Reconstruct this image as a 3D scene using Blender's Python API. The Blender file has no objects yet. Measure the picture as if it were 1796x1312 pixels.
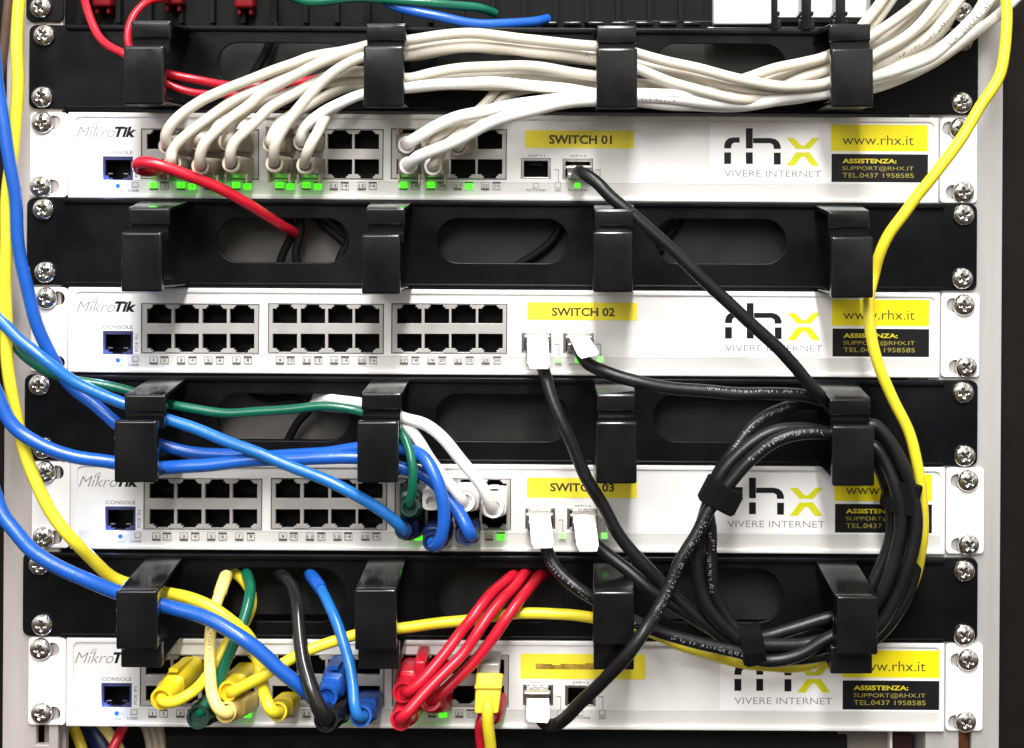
import bpy, bmesh, math, random
from mathutils import Vector, Matrix

random.seed(7)
SC = bpy.context.scene
C = SC.collection

# ------------------------------------------------------------------ measures
S = 0.00029            # metres per measured unit on the rack front
UX, VY = 1000.0, 300.0 # the point of the rack front straight ahead of the camera
D = 750.0              # camera distance in mm
ROLL = 0.0064
Z0 = 1.20

def rect(x, y):
    dx, dy = x - UX, y - VY
    c, s = math.cos(ROLL), math.sin(ROLL)
    return UX + dx * c + dy * s, VY - dx * s + dy * c

def P(u, v, d=0.0):                       # point on / above the rack front, d = mm towards the viewer
    return Vector(((u - UX) * S, -d * 0.001, Z0 - (v - VY) * S))

def W(x, y, d=0.0):
    u, v = rect(x, y)
    f = (D - d) / D
    return P(UX + (u - UX) * f, VY + (v - VY) * f, d)

# ------------------------------------------------------------------ camera
cam_d = bpy.data.cameras.new('camera')
cam = bpy.data.objects.new('camera', cam_d)
C.objects.link(cam)
cam_d.sensor_fit = 'HORIZONTAL'
cam_d.sensor_width = 36.0
cam_d.lens = 36.0 * D / (1796 * S * 1000)
cam_d.shift_x = (898 - UX) / 1796
cam_d.shift_y = -(656 - VY) / 1796
cam_d.clip_start = 0.02
cam_d.clip_end = 20
cam.matrix_world = Matrix.Translation((0, -D * 0.001, Z0)) @ Matrix.Rotation(math.pi / 2, 4, 'X') @ Matrix.Rotation(ROLL, 4, 'Z')
SC.camera = cam

# ------------------------------------------------------------------ room light
w = bpy.data.worlds.new('World')
SC.world = w
w.use_nodes = True
nt = w.node_tree
bg = nt.nodes['Background']
tc = nt.nodes.new('ShaderNodeTexCoord')
sep = nt.nodes.new('ShaderNodeSeparateXYZ')
nt.links.new(tc.outputs['Generated'], sep.inputs[0])
ramp = nt.nodes.new('ShaderNodeValToRGB')
mr = nt.nodes.new('ShaderNodeMapRange')
mr.inputs['From Min'].default_value = -1
nt.links.new(sep.outputs['Z'], mr.inputs['Value'])
nt.links.new(mr.outputs[0], ramp.inputs[0])
el = ramp.color_ramp.elements
el[0].position = 0.0; el[0].color = (0.07, 0.06, 0.05, 1)
el[1].position = 1.0; el[1].color = (0.94, 0.91, 0.86, 1)
for p, c in ((0.36, (0.10, 0.085, 0.07)), (0.5, (0.29, 0.27, 0.245)), (0.56, (0.61, 0.585, 0.55)), (0.75, (0.84, 0.81, 0.76))):
    e = el.new(p); e.color = (*c, 1)
nz = nt.nodes.new('ShaderNodeTexNoise'); nz.inputs['Scale'].default_value = 2.6; nz.inputs['Detail'].default_value = 1
nr = nt.nodes.new('ShaderNodeMapRange')
nr.inputs['From Min'].default_value = 0.35; nr.inputs['From Max'].default_value = 0.65
nr.inputs['To Min'].default_value = 0.35; nr.inputs['To Max'].default_value = 1.5
nt.links.new(tc.outputs['Generated'], nz.inputs['Vector']); nt.links.new(nz.outputs[0], nr.inputs[0])
mx = nt.nodes.new('ShaderNodeMix'); mx.data_type = 'RGBA'; mx.blend_type = 'MULTIPLY'; mx.inputs['Factor'].default_value = 1
nt.links.new(ramp.outputs[0], mx.inputs['A']); nt.links.new(nr.outputs[0], mx.inputs['B'])
nt.links.new(mx.outputs['Result'], bg.inputs['Color'])
bg.inputs['Strength'].default_value = 1.12

def area(name, loc, target, size, sy, energy, col):
    ld = bpy.data.lights.new(name, 'AREA')
    ld.shape = 'RECTANGLE'; ld.size = size; ld.size_y = sy; ld.energy = energy; ld.color = col
    o = bpy.data.objects.new(name, ld); C.objects.link(o)
    o.location = loc
    o.rotation_euler = (Vector(target) - Vector(loc)).to_track_quat('-Z', 'Y').to_euler()
    return o
area('ceiling_lamp', (0.02, -1.15, Z0 + 0.95), (0.02, -1.1, Z0), 0.20, 1.5, 52, (1, 0.99, 0.985))
area('room_lamp', (-0.6, -1.7, Z0 + 0.75), (0, 0, Z0 - 0.08), 0.8, 0.5, 13, (1, 0.985, 0.965))

SC.view_settings.view_transform = 'Standard'
SC.view_settings.look = 'None'
SC.view_settings.exposure = 0.10
SC.view_settings.gamma = 1.0
SC.view_settings.use_curve_mapping = False

# ------------------------------------------------------------------ materials
MATS = {}
def mat(name, col, rough=0.5, metal=0.0, bump=0.0, bscale=900.0, var=0.0, vscale=60.0, rvar=0.0, emit=None, estr=0.0, coat=0.0, sss=0.0, stretch=None, spec=0.5):
    m = bpy.data.materials.new(name); m.use_nodes = True
    n = m.node_tree; b = n.nodes['Principled BSDF']
    b.inputs['Base Color'].default_value = (*col, 1)
    b.inputs['Roughness'].default_value = rough
    b.inputs['Metallic'].default_value = metal
    b.inputs['Coat Weight'].default_value = coat
    b.inputs['Specular IOR Level'].default_value = spec
    if sss:
        b.inputs['Subsurface Weight'].default_value = sss
        b.inputs['Subsurface Radius'].default_value = (0.004, 0.003, 0.002)
    tcn = n.nodes.new('ShaderNodeTexCoord')
    vec = tcn.outputs['Object']
    if stretch:
        mp = n.nodes.new('ShaderNodeMapping'); mp.inputs['Scale'].default_value = stretch
        n.links.new(vec, mp.inputs['Vector']); vec = mp.outputs[0]
    if var or rvar:
        nz = n.nodes.new('ShaderNodeTexNoise'); nz.inputs['Scale'].default_value = vscale; nz.inputs['Detail'].default_value = 5
        n.links.new(vec, nz.inputs['Vector'])
        if var:
            cr = n.nodes.new('ShaderNodeMapRange')
            cr.inputs['From Min'].default_value = 0.3; cr.inputs['From Max'].default_value = 0.7
            cr.inputs['To Min'].default_value = 1 - var; cr.inputs['To Max'].default_value = 1 + var
            n.links.new(nz.outputs[0], cr.inputs[0])
            mm = n.nodes.new('ShaderNodeMix'); mm.data_type = 'RGBA'; mm.blend_type = 'MULTIPLY'; mm.inputs['Factor'].default_value = 1
            mm.inputs['A'].default_value = (*col, 1)
            n.links.new(cr.outputs[0], mm.inputs['B'])
            n.links.new(mm.outputs['Result'], b.inputs['Base Color'])
        if rvar:
            rr = n.nodes.new('ShaderNodeMapRange')
            rr.inputs['From Min'].default_value = 0.3; rr.inputs['From Max'].default_value = 0.7
            rr.inputs['To Min'].default_value = max(0.02, rough - rvar); rr.inputs['To Max'].default_value = rough + rvar
            n.links.new(nz.outputs[0], rr.inputs[0]); n.links.new(rr.outputs[0], b.inputs['Roughness'])
    if bump:
        nb = n.nodes.new('ShaderNodeTexNoise'); nb.inputs['Scale'].default_value = bscale; nb.inputs['Detail'].default_value = 3
        n.links.new(vec, nb.inputs['Vector'])
        bp = n.nodes.new('ShaderNodeBump'); bp.inputs['Strength'].default_value = bump; bp.inputs['Distance'].default_value = 0.0004
        n.links.new(nb.outputs[0], bp.inputs['Height']); n.links.new(bp.outputs[0], b.inputs['Normal'])
    if emit:
        b.inputs['Emission Color'].default_value = (*emit, 1); b.inputs['Emission Strength'].default_value = estr
    MATS[name] = m
    return m

mat('white_enamel', (0.75, 0.74, 0.72), 0.30, bump=0.08, bscale=1400, var=0.02, vscale=25, rvar=0.08)
mat('ear_enamel', (0.84, 0.83, 0.82), 0.36, bump=0.08, bscale=1400, var=0.015, vscale=25)
mat('lower_band', (0.66, 0.65, 0.62), 0.38, bump=0.08, bscale=1400, var=0.03, vscale=30)  # face enamel greyed: shade of the inward tilt put into the colour
mat('port_shield', (0.50, 0.482, 0.455), 0.34, metal=0.35, bump=0.06, bscale=900, var=0.08, vscale=120)
mat('port_dark', (0.003, 0.003, 0.0035), 0.35, spec=0.15)
mat('console_blue', (0.035, 0.04, 0.10), 0.25, var=0.3, vscale=200)
mat('steel', (0.62, 0.60, 0.57), 0.28, metal=1.0, bump=0.12, bscale=500, var=0.1, vscale=200)
mat('bright_tab', (0.86, 0.86, 0.84), 0.33, bump=0.05, bscale=700)
mat('black_panel', (0.0042, 0.0045, 0.0054), 0.34, bump=0.22, bscale=1500, var=0.35, vscale=30, rvar=0.14, spec=0.13)
mat('black_plastic', (0.0050, 0.0052, 0.0060), 0.15, bump=0.04, bscale=1100, var=0.3, vscale=60, rvar=0.06, spec=0.5)
mat('slot_grey', (0.10, 0.092, 0.083), 0.6, var=0.2, vscale=50)
mat('slot_dark', (0.020, 0.0195, 0.018), 0.5, var=0.3, vscale=50, spec=0.2)
mat('shaded_red', (0.16, 0.004, 0.008), 0.5, spec=0.2)  # plug red with the shade around the plugs put into its colour
mat('rail_zinc', (0.46, 0.45, 0.43), 0.45, metal=0.35, bump=0.10, bscale=600, var=0.08, vscale=70, stretch=(1, 1, 0.12), rvar=0.1)
mat('rail_warm', (0.50, 0.45, 0.43), 0.45, metal=0.3, bump=0.10, bscale=600, var=0.08, vscale=70, stretch=(1, 1, 0.12), rvar=0.1)
mat('cabinet_dark', (0.009, 0.0065, 0.005), 0.5, bump=0.2, bscale=700, var=0.2, vscale=30, spec=0.12)
mat('interior_black', (0.005, 0.005, 0.005), 0.7, spec=0.15)
mat('chrome', (0.74, 0.72, 0.69), 0.13, metal=1.0, rvar=0.06, vscale=260, bump=0.08, bscale=420)
mat('screw_recess', (0.10, 0.09, 0.08), 0.4, metal=0.8)
mat('jacket_white', (0.575, 0.53, 0.445), 0.38, bump=0.08, bscale=500, var=0.10, vscale=35)
mat('collar_shaded', (0.47, 0.42, 0.335), 0.38, bump=0.06, bscale=400, var=0.10, vscale=90)  # white collar darkened: shade below the cable bundle put into its colour
mat('print_mid', (0.10, 0.095, 0.09), 0.5)
mat('jacket_bright', (0.78, 0.765, 0.725), 0.36, bump=0.08, bscale=500, var=0.06, vscale=35)
mat('boot_beige', (0.36, 0.31, 0.235), 0.36, bump=0.08, bscale=300, var=0.16, vscale=90)
mat('boot_white', (0.80, 0.78, 0.75), 0.36, bump=0.05, bscale=300, var=0.04, vscale=90, sss=0.1)
mat('jacket_red', (0.50, 0.008, 0.024), 0.30, bump=0.12, bscale=500, var=0.12, vscale=60)
mat('cord_dark', (0.004, 0.004, 0.004), 0.6, spec=0.12)
mat('jacket_yellow', (0.78, 0.645, 0.030), 0.36, bump=0.08, bscale=500, var=0.06, vscale=45)
mat('boot_yellow', (0.70, 0.53, 0.014), 0.40, bump=0.10, bscale=350, var=0.10, vscale=70)
mat('jacket_cream', (0.78, 0.64, 0.21), 0.38, bump=0.06, bscale=500, var=0.10, vscale=45)
mat('boot_cream', (0.72, 0.54, 0.14), 0.42, bump=0.10, bscale=350, var=0.12, vscale=70)
mat('jacket_blue', (0.010, 0.090, 0.42), 0.28, bump=0.22, bscale=420, var=0.12, vscale=60)
mat('jacket_sky', (0.012, 0.135, 0.43), 0.26, bump=0.22, bscale=420, var=0.12, vscale=60)
mat('boot_navy', (0.004, 0.014, 0.075), 0.38, bump=0.1, bscale=350, var=0.2, vscale=70)
mat('boot_blue', (0.010, 0.085, 0.40), 0.36, bump=0.1, bscale=350, var=0.15, vscale=70)
mat('jacket_green', (0.003, 0.105, 0.058), 0.26, bump=0.22, bscale=420, var=0.15, vscale=60)
mat('boot_green', (0.002, 0.024, 0.014), 0.38, bump=0.1, bscale=350, var=0.2, vscale=70)
mat('jacket_black', (0.007, 0.007, 0.0075), 0.36, bump=0.25, bscale=420, var=0.3, vscale=60, spec=0.32)
mat('jacket_gloss', (0.010, 0.010, 0.010), 0.20, bump=0.1, bscale=300, var=0.2, vscale=60)
mat('strap_black', (0.004, 0.004, 0.0045), 0.9, bump=0.8, bscale=1300, spec=0.1)
mat('print_grey', (0.19, 0.19, 0.20), 0.5)
mat('print_dark', (0.07, 0.06, 0.05), 0.5)
mat('print_cable', (0.16, 0.14, 0.11), 0.5)
mat('print_soft', (0.22, 0.21, 0.20), 0.5)
mat('ink_black', (0.008, 0.008, 0.009), 0.4, spec=0.25)
mat('ink_brown', (0.05, 0.035, 0.012), 0.5)
mat('ink_standin', (0.33, 0.21, 0.02), 0.5, var=0.5, vscale=220)
mat('label_yellow', (0.86, 0.72, 0.040), 0.42, bump=0.04, bscale=300, var=0.05, vscale=25)
mat('sticker_yellow', (0.90, 0.76, 0.006), 0.36, var=0.02, vscale=25)
mat('sticker_white', (0.86, 0.85, 0.84), 0.34, var=0.015, vscale=25)
mat('logo_lime', (0.66, 0.66, 0.008), 0.4)
mat('ink_yellow', (0.62, 0.52, 0.02), 0.4)
mat('ink_dull', (0.30, 0.26, 0.05), 0.4)
mat('led_green', (0.1, 0.5, 0.05), 0.4, emit=(0.08, 0.85, 0.012), estr=1.15)
mat('led_pale', (0.4, 0.7, 0.3), 0.4, emit=(0.22, 0.9, 0.16), estr=0.9)
mat('led_blue', (0.2, 0.3, 0.9), 0.4, emit=(0.30, 0.55, 1.0), estr=5.0)
mat('led_dot', (0.0, 0.08, 0.6), 0.4, emit=(0.0, 0.10, 0.9), estr=0.5)
mat('led_off', (0.55, 0.54, 0.51), 0.4)
mat('clear_plug', (0.32, 0.30, 0.27), 0.15, var=0.2, vscale=200)
mat('orange_reflection', (0.42, 0.16, 0.08), 0.35, metal=0.6)
mat('module_grey', (0.80, 0.79, 0.76), 0.4, var=0.02)
mat('plate_grey', (0.16, 0.145, 0.12), 0.5, var=0.1)
mat('old_brown', (0.11, 0.065, 0.04), 0.5)
mat('maroon', (0.04, 0.006, 0.008), 0.5)

# ------------------------------------------------------------------ object helpers
def set_props(o, label, cat, group=None, kind=None):
    o['label'] = label; o['category'] = cat
    if group: o['group'] = group
    if kind: o['kind'] = kind
    return o

def thing(name, loc, label, cat, group=None):
    o = bpy.data.objects.new(name, None); C.objects.link(o)
    o.empty_display_size = 0.02
    o.location = loc
    return set_props(o, label, cat, group)

def root_of(o):
    while o.parent: o = o.parent
    return o

class MB:
    def __init__(s): s.v = []; s.f = []; s.smooth = []
    def add(s, verts, faces, smooth=False):
        k = len(s.v); s.v += [Vector(p) for p in verts]
        s.f += [tuple(i + k for i in f) for f in faces]; s.smooth += [smooth] * len(faces)
    def box(s, u0, v0, u1, v1, d0, d1):
        c = [P(u, v, d) for d in (d0, d1) for (u, v) in ((u0, v0), (u1, v0), (u1, v1), (u0, v1))]
        s.hexa(c)
    def hexa(s, c, bevel=0.0):
        faces = [(3, 2, 1, 0), (4, 5, 6, 7), (0, 1, 5, 4), (1, 2, 6, 5), (2, 3, 7, 6), (3, 0, 4, 7)]
        if not bevel:
            s.add(c, faces); return
        bm = bmesh.new()
        vs = [bm.verts.new(p) for p in c]
        for f in faces: bm.faces.new([vs[i] for i in f])
        bmesh.ops.recalc_face_normals(bm, faces=bm.faces)
        bmesh.ops.bevel(bm, geom=list(bm.edges), offset=bevel, segments=3, profile=0.6, affect='EDGES')
        bm.verts.index_update()
        s.add([v.co.copy() for v in bm.verts], [tuple(v.index for v in f.verts) for f in bm.faces], True)
        bm.free()
    def wbox(s, x0, y0, x1, y1, d0, d1, bevel=0.0):
        # real box whose front face fills the given measured outline
        a = W(x0, y0, d1); b = W(x1, y0, d1); c = W(x1, y1, d1); e = W(x0, y1, d1)
        sh = Vector((0, (d1 - d0) * 0.001, 0))
        s.hexa([p + sh for p in (a, b, c, e)] + [a, b, c, e], bevel)
    def build(s, name, m, parent=None, loc=None):
        L = root_of(parent).location if parent else (Vector(loc) if loc is not None else (s.v[0].copy() if s.v else Vector()))
        me = bpy.data.meshes.new(name)
        me.from_pydata([p - L for p in s.v], [], s.f)
        bm = bmesh.new(); bm.from_mesh(me)
        bmesh.ops.recalc_face_normals(bm, faces=bm.faces)
        bm.to_mesh(me); bm.free()
        for p, sm in zip(me.polygons, s.smooth): p.use_smooth = sm
        if any(s.smooth): me.set_sharp_from_angle(angle=math.radians(38))
        me.materials.append(MATS[m])
        o = bpy.data.objects.new(name, me); C.objects.link(o)
        if parent: o.parent = parent
        else: o.location = L
        return o

TMP = bpy.data.scenes.new('scratch')
def curve_mesh(cu):
    o = bpy.data.objects.new('tmp', cu)
    C.objects.link(o)
    dg = bpy.context.evaluated_depsgraph_get()
    me = bpy.data.meshes.new_from_object(o.evaluated_get(dg))
    vs = [v.co.copy() for v in me.vertices]; fs = [tuple(p.vertices) for p in me.polygons]
    bpy.data.objects.remove(o); bpy.data.curves.remove(cu); bpy.data.meshes.remove(me)
    return vs, fs
bpy.data.scenes.remove(TMP)

def plate(mb, loops, d0, d1, bevel=0.25):
    """solid sheet with holes: loops of (u, v), back depth d0, front depth d1 (mm)"""
    cu = bpy.data.curves.new('tmp', 'CURVE'); cu.dimensions = '2D'; cu.fill_mode = 'BOTH'
    half = (d1 - d0) / 2
    bevel = min(bevel, half * 0.9)
    cu.extrude = (half - bevel) ; cu.bevel_depth = bevel; cu.bevel_resolution = 1; cu.offset = -bevel
    K = S * 1000
    for lp in loops:
        sp = cu.splines.new('POLY'); sp.points.add(len(lp) - 1); sp.use_cyclic_u = True
        for i, (u, v) in enumerate(lp): sp.points[i].co = ((u - UX) * K, -(v - VY) * K, 0, 1)
    vs, fs = curve_mesh(cu)
    mid = (d0 + d1) / 2
    mb.add([Vector((p.x * 0.001, -(mid + p.z) * 0.001, Z0 + p.y * 0.001)) for p in vs], fs)

def rrect(u0, v0, u1, v1, r=0, n=5):
    if r <= 0: return [(u0, v0), (u1, v0), (u1, v1), (u0, v1)]
    out = []
    for cx, cy, a in ((u1 - r, v0 + r, -90), (u1 - r, v1 - r, 0), (u0 + r, v1 - r, 90), (u0 + r, v0 + r, 180)):
        for i in range(n + 1):
            t = math.radians(a + 90 * i / n)
            out.append((cx + r * math.cos(t), cy + r * math.sin(t)))
    return out

GLY = {}
def glyphs(txt, bold=0.0):
    k = (txt, bold)
    if k not in GLY:
        cu = bpy.data.curves.new('t', 'FONT'); cu.body = txt; cu.size = 1; cu.offset = bold; cu.resolution_u = 3
        GLY[k] = curve_mesh(cu)
    return GLY[k]

def text(mb, txt, u0, v0, u1, v1, d, bold=0.0, shear=0.0, rot=False):
    vs, fs = glyphs(txt, bold)
    xs = [p.x for p in vs]; ys = [p.y for p in vs]
    ax, bx, ay, by = min(xs), max(xs), min(ys), max(ys)
    out = []
    for p in vs:
        a = (p.x - ax) / max(1e-6, bx - ax); b = (p.y - ay) / max(1e-6, by - ay)
        if rot: out.append(P(u0 + (1 - b) * (u1 - u0), v1 - a * (v1 - v0), d))
        else: out.append(P(u0 + a * (u1 - u0) + b * shear, v1 - b * (v1 - v0), d))
    mb.add(out, fs)

# ------------------------------------------------------------------ tubes
def spline(pts, step=0.0012):
    n = len(pts); out = []
    for i in range(n - 1):
        p0 = pts[max(0, i - 1)]; p1 = pts[i]; p2 = pts[i + 1]; p3 = pts[min(n - 1, i + 2)]
        if i == 0: p0 = p1 * 2 - p2
        if i == n - 2: p3 = p2 * 2 - p1
        t0 = 0; t1 = t0 + max(1e-6, (p1 - p0).length ** .5); t2 = t1 + max(1e-6, (p2 - p1).length ** .5); t3 = t2 + max(1e-6, (p3 - p2).length ** .5)
        m = max(2, int((p2 - p1).length / step))
        for k in range(m):
            t = t1 + (t2 - t1) * k / m
            a1 = p0 * ((t1 - t) / (t1 - t0)) + p1 * ((t - t0) / (t1 - t0))
            a2 = p1 * ((t2 - t) / (t2 - t1)) + p2 * ((t - t1) / (t2 - t1))
            a3 = p2 * ((t3 - t) / (t3 - t2)) + p3 * ((t - t2) / (t3 - t2))
            b1 = a1 * ((t2 - t) / (t2 - t0)) + a2 * ((t - t0) / (t2 - t0))
            b2 = a2 * ((t3 - t) / (t3 - t1)) + a3 * ((t - t1) / (t3 - t1))
            out.append(b1 * ((t2 - t) / (t2 - t1)) + b2 * ((t - t1) / (t2 - t1)))
    out.append(pts[-1].copy())
    for _ in range(3):
        out = [out[0]] + [(out[i - 1] + out[i] * 2 + out[i + 1]) / 4 for i in range(1, len(out) - 1)] + [out[-1]]
    return out

def tube(mb, path, r, seg=14, r_end=None):
    n = len(path); nor = None; rings = []
    for i, p in enumerate(path):
        t = (path[min(n - 1, i + 1)] - path[max(0, i - 1)]).normalized()
        if nor is None:
            nor = t.orthogonal().normalized()
        nor = (nor - t * nor.dot(t)).normalized()
        bi = t.cross(nor)
        rr = r if r_end is None else r + (r_end - r) * i / (n - 1)
        rings.append([p + (nor * math.cos(a) + bi * math.sin(a)) * rr for a in (2 * math.pi * k / seg for k in range(seg))])
    vs = [q for ring in rings for q in ring]; fs = []
    for i in range(n - 1):
        for k in range(seg):
            k2 = (k + 1) % seg
            fs.append((i * seg + k, i * seg + k2, (i + 1) * seg + k2, (i + 1) * seg + k))
    fs.append(tuple(range(seg))[::-1]); fs.append(tuple((n - 1) * seg + k for k in range(seg)))
    mb.add(vs, fs, True)

def cable(name, label, cat, pts, r, m, group=None, r_end=None):
    path = spline([W(*p) for p in pts])
    rn = random.Random(label); ph = [rn.uniform(0, 6.28) for _ in range(6)]
    for i, p in enumerate(path):
        t_ = i * 0.0012
        p.x += 0.00022 * math.sin(t_ / 0.0061 + ph[0]) + 0.0003 * math.sin(t_ / 0.0137 + ph[1])
        p.z += 0.00022 * math.sin(t_ / 0.0053 + ph[2]) + 0.0003 * math.sin(t_ / 0.0149 + ph[3])
        p.y += 0.0002 * math.sin(t_ / 0.0083 + ph[4])
    mb = MB(); tube(mb, path, r * 0.001, r_end=None if r_end is None else r_end * 0.001)
    o = mb.build(name, m)
    set_props(o, label, cat, group)
    return o, path

def marks_on(parent, path, r, f0, f1, m, txt=None, h=1.6, up=0.0, seed=1, name='printed_marking'):
    """ink on a jacket, wrapped on the side that faces outwards"""
    n = len(path); a = int(f0 * (n - 1)); b = max(a + 2, int(f1 * (n - 1)))
    cum = [0.0]
    for i in range(a, b): cum.append(cum[-1] + (path[i + 1] - path[i]).length * 1000)
    tot = cum[-1]
    def at(s, t):
        s = min(max(s, 0), tot - 1e-6)
        i = 0
        while i < len(cum) - 2 and cum[i + 1] < s: i += 1
        q = (s - cum[i]) / max(1e-9, cum[i + 1] - cum[i])
        p = path[a + i].lerp(path[a + i + 1], q)
        tan = (path[a + i + 1] - path[a + i]).normalized()
        out = Vector((0, -1, 0)); out = (out - tan * out.dot(tan)).normalized()
        side = out.cross(tan)
        if side.z < 0: side = -side
        ang = (t + up) / r
        rr = (r + 0.05) * 0.001
        return p + (out * math.cos(ang) + side * math.sin(ang)) * rr
    mb = MB(); rnd = random.Random(seed)
    if txt:
        vs, fs = glyphs(txt, 0.0)
        xs = [p.x for p in vs]; ys = [p.y for p in vs]
        ax, bx, ay, by = min(xs), max(xs), min(ys), max(ys)
        flip = (path[b].x - path[a].x) < 0
        o = []
        for p in vs:
            s = (p.x - ax) / (bx - ax); t = ((p.y - ay) / (by - ay) - 0.5) * h
            o.append(at((1 - s if flip else s) * tot, t))
        mb.add(o, fs)
    else:
        s = 0.0
        while s < tot - 1:
            ln = rnd.uniform(0.35, 1.1); hh = h * rnd.uniform(0.5, 1.0); tt = rnd.uniform(-0.3, 0.3) * h
            if rnd.random() < 0.82:
                sk = rnd.uniform(-0.4, 0.4)
                mb.add([at(s, tt - hh / 2), at(s + ln * 0.6, tt - hh / 2), at(s + ln * 0.6 + sk, tt + hh / 2), at(s + sk, tt + hh / 2)], [(0, 1, 2, 3)])
            s += ln + rnd.choice((0.15, 0.25, 0.5, 1.2))
    return mb.build(name, m, parent)

def marks_between(parent, path, r, a, b, m, **kw):
    near = lambda q: min(range(len(path)), key=lambda i: (path[i] - W(*q)).length)
    i, j = sorted((near(a), near(b)))
    return marks_on(parent, path, r, i / (len(path) - 1), j / (len(path) - 1), m, **kw)

def loft(mb, secs, n=24, cap0=True, cap1=True):
    """secs: (centre, half-w, half-h, squareness, axis) lofted"""
    rings = []
    for c, hw, hh, e, ax in secs:
        ax = ax.normalized()
        right = Vector((1, 0, 0)); right = (right - ax * right.dot(ax)).normalized()
        up = right.cross(ax)
        if up.z < 0: up = -up
        ring = []
        for k in range(n):
            t = 2 * math.pi * k / n
            ct, st = math.cos(t), math.sin(t)
            x = math.copysign(abs(ct) ** (2 / e), ct); y = math.copysign(abs(st) ** (2 / e), st)
            ring.append(c + right * (x * hw) + up * (y * hh))
        rings.append(ring)
    vs = [q for r_ in rings for q in r_]; fs = []
    for i in range(len(rings) - 1):
        for k in range(n):
            k2 = (k + 1) % n
            fs.append((i * n + k, i * n + k2, (i + 1) * n + k2, (i + 1) * n + k))
    if cap0: fs.append(tuple(range(n))[::-1])
    if cap1: fs.append(tuple((len(rings) - 1) * n + k for k in range(n)))
    mb.add(vs, fs, True)

def boot(parent, port, col, m, hw=5.6, hh=4.8, r=4.3, d0=1.0, collar=None, latch=0, ribs=True, fins=0, sq=7):
    """moulded plug boot from a port (plane position) out to its collar (x, y, depth)"""
    a = W(port[0], port[1], d0); b = W(*col)
    ax = b - a
    k = 0.001
    mb = MB()
    secs = [(a, hw * k, hh * k, sq, ax), (a + ax * 0.50, hw * k, hh * k, sq, ax), (a + ax * 0.56, (hw - .5) * k, (hh - .4) * k, min(5, sq), ax),
            (a + ax * 0.60, (hw - .3) * k, (hh - .2) * k, min(5, sq), ax)] + ([q_ for f_ in (0.62, 0.67, 0.72) for q_ in ((a + ax * f_, (hw - .3 - (f_ - .62) * 6) * k, (hh - .2 - (f_ - .62) * 3) * k, min(4.5, sq), ax), (a + ax * (f_ + .012), (hw - .85 - (f_ - .62) * 6) * k, (hh - .7 - (f_ - .62) * 3) * k, min(4.5, sq), ax), (a + ax * (f_ + .032), (hw - .85 - (f_ - .62) * 6) * k, (hh - .7 - (f_ - .62) * 3) * k, min(4.5, sq), ax), (a + ax * (f_ + .044), (hw - .4 - (f_ - .62) * 6) * k, (hh - .3 - (f_ - .62) * 3) * k, min(4.5, sq), ax))] if ribs else []) + [(a + ax * 0.78, (r + .5) * k, (r + .2) * k, 3, ax), (a + ax * 0.86, r * k, r * k, 2, ax)]
    if not collar:
        secs += [(b, r * k, r * k, 2, ax), (b, (r - 1.2) * k, (r - 1.2) * k, 2, ax), (a + ax * 0.93, (r - 1.3) * k, (r - 1.3) * k, 2, ax)]
    loft(mb, secs)
    if latch:
        p = a + ax * 0.1 + Vector((0, 0, latch * hh * k)); q = a + ax * 0.62 + Vector((0, 0, latch * (hh + 2.2) * k))
        wd = Vector((2.2 * k, 0, 0)); th = Vector((0, 0, 0.9 * k))
        mb.hexa([p - wd - th, p + wd - th, p + wd + th, p - wd + th, q - wd - th, q + wd - th, q + wd + th, q - wd + th])
    if fins:
        for sx_ in (-1, 1):
            c0 = a + ax * 0.18 + Vector((sx_ * (hw - .6) * k, 0, fins * (hh - 1) * k)); c1 = a + ax * 0.60 + Vector((sx_ * (hw - .5) * k, 0, fins * (hh - 1) * k))
            w_ = Vector((0.65 * k, 0, 0)); h0 = Vector((0, 0, fins * 3.0 * k)); h1 = Vector((0, 0, fins * 4.8 * k))
            mb.hexa([c0 - w_, c0 + w_, c1 + w_, c1 - w_, c0 - w_ + h0, c0 + w_ + h0, c1 + w_ * .7 + h1, c1 - w_ * .7 + h1], 0.0003)
    o = mb.build('plug_boot', m, parent)
    if collar:
        mc = MB()
        loft(mc, [(a + ax * 0.84, r * k, r * k, 2, ax), (b, r * k, r * k, 2, ax), (b + ax * .01, (r - .4) * k, (r - .4) * k, 2, ax), (b, (r - 1.3) * k, (r - 1.3) * k, 2, ax), (a + ax * 0.9, (r - 1.4) * k, (r - 1.4) * k, 2, ax)])
        mc.build('boot_collar', collar, o)
    return o

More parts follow.
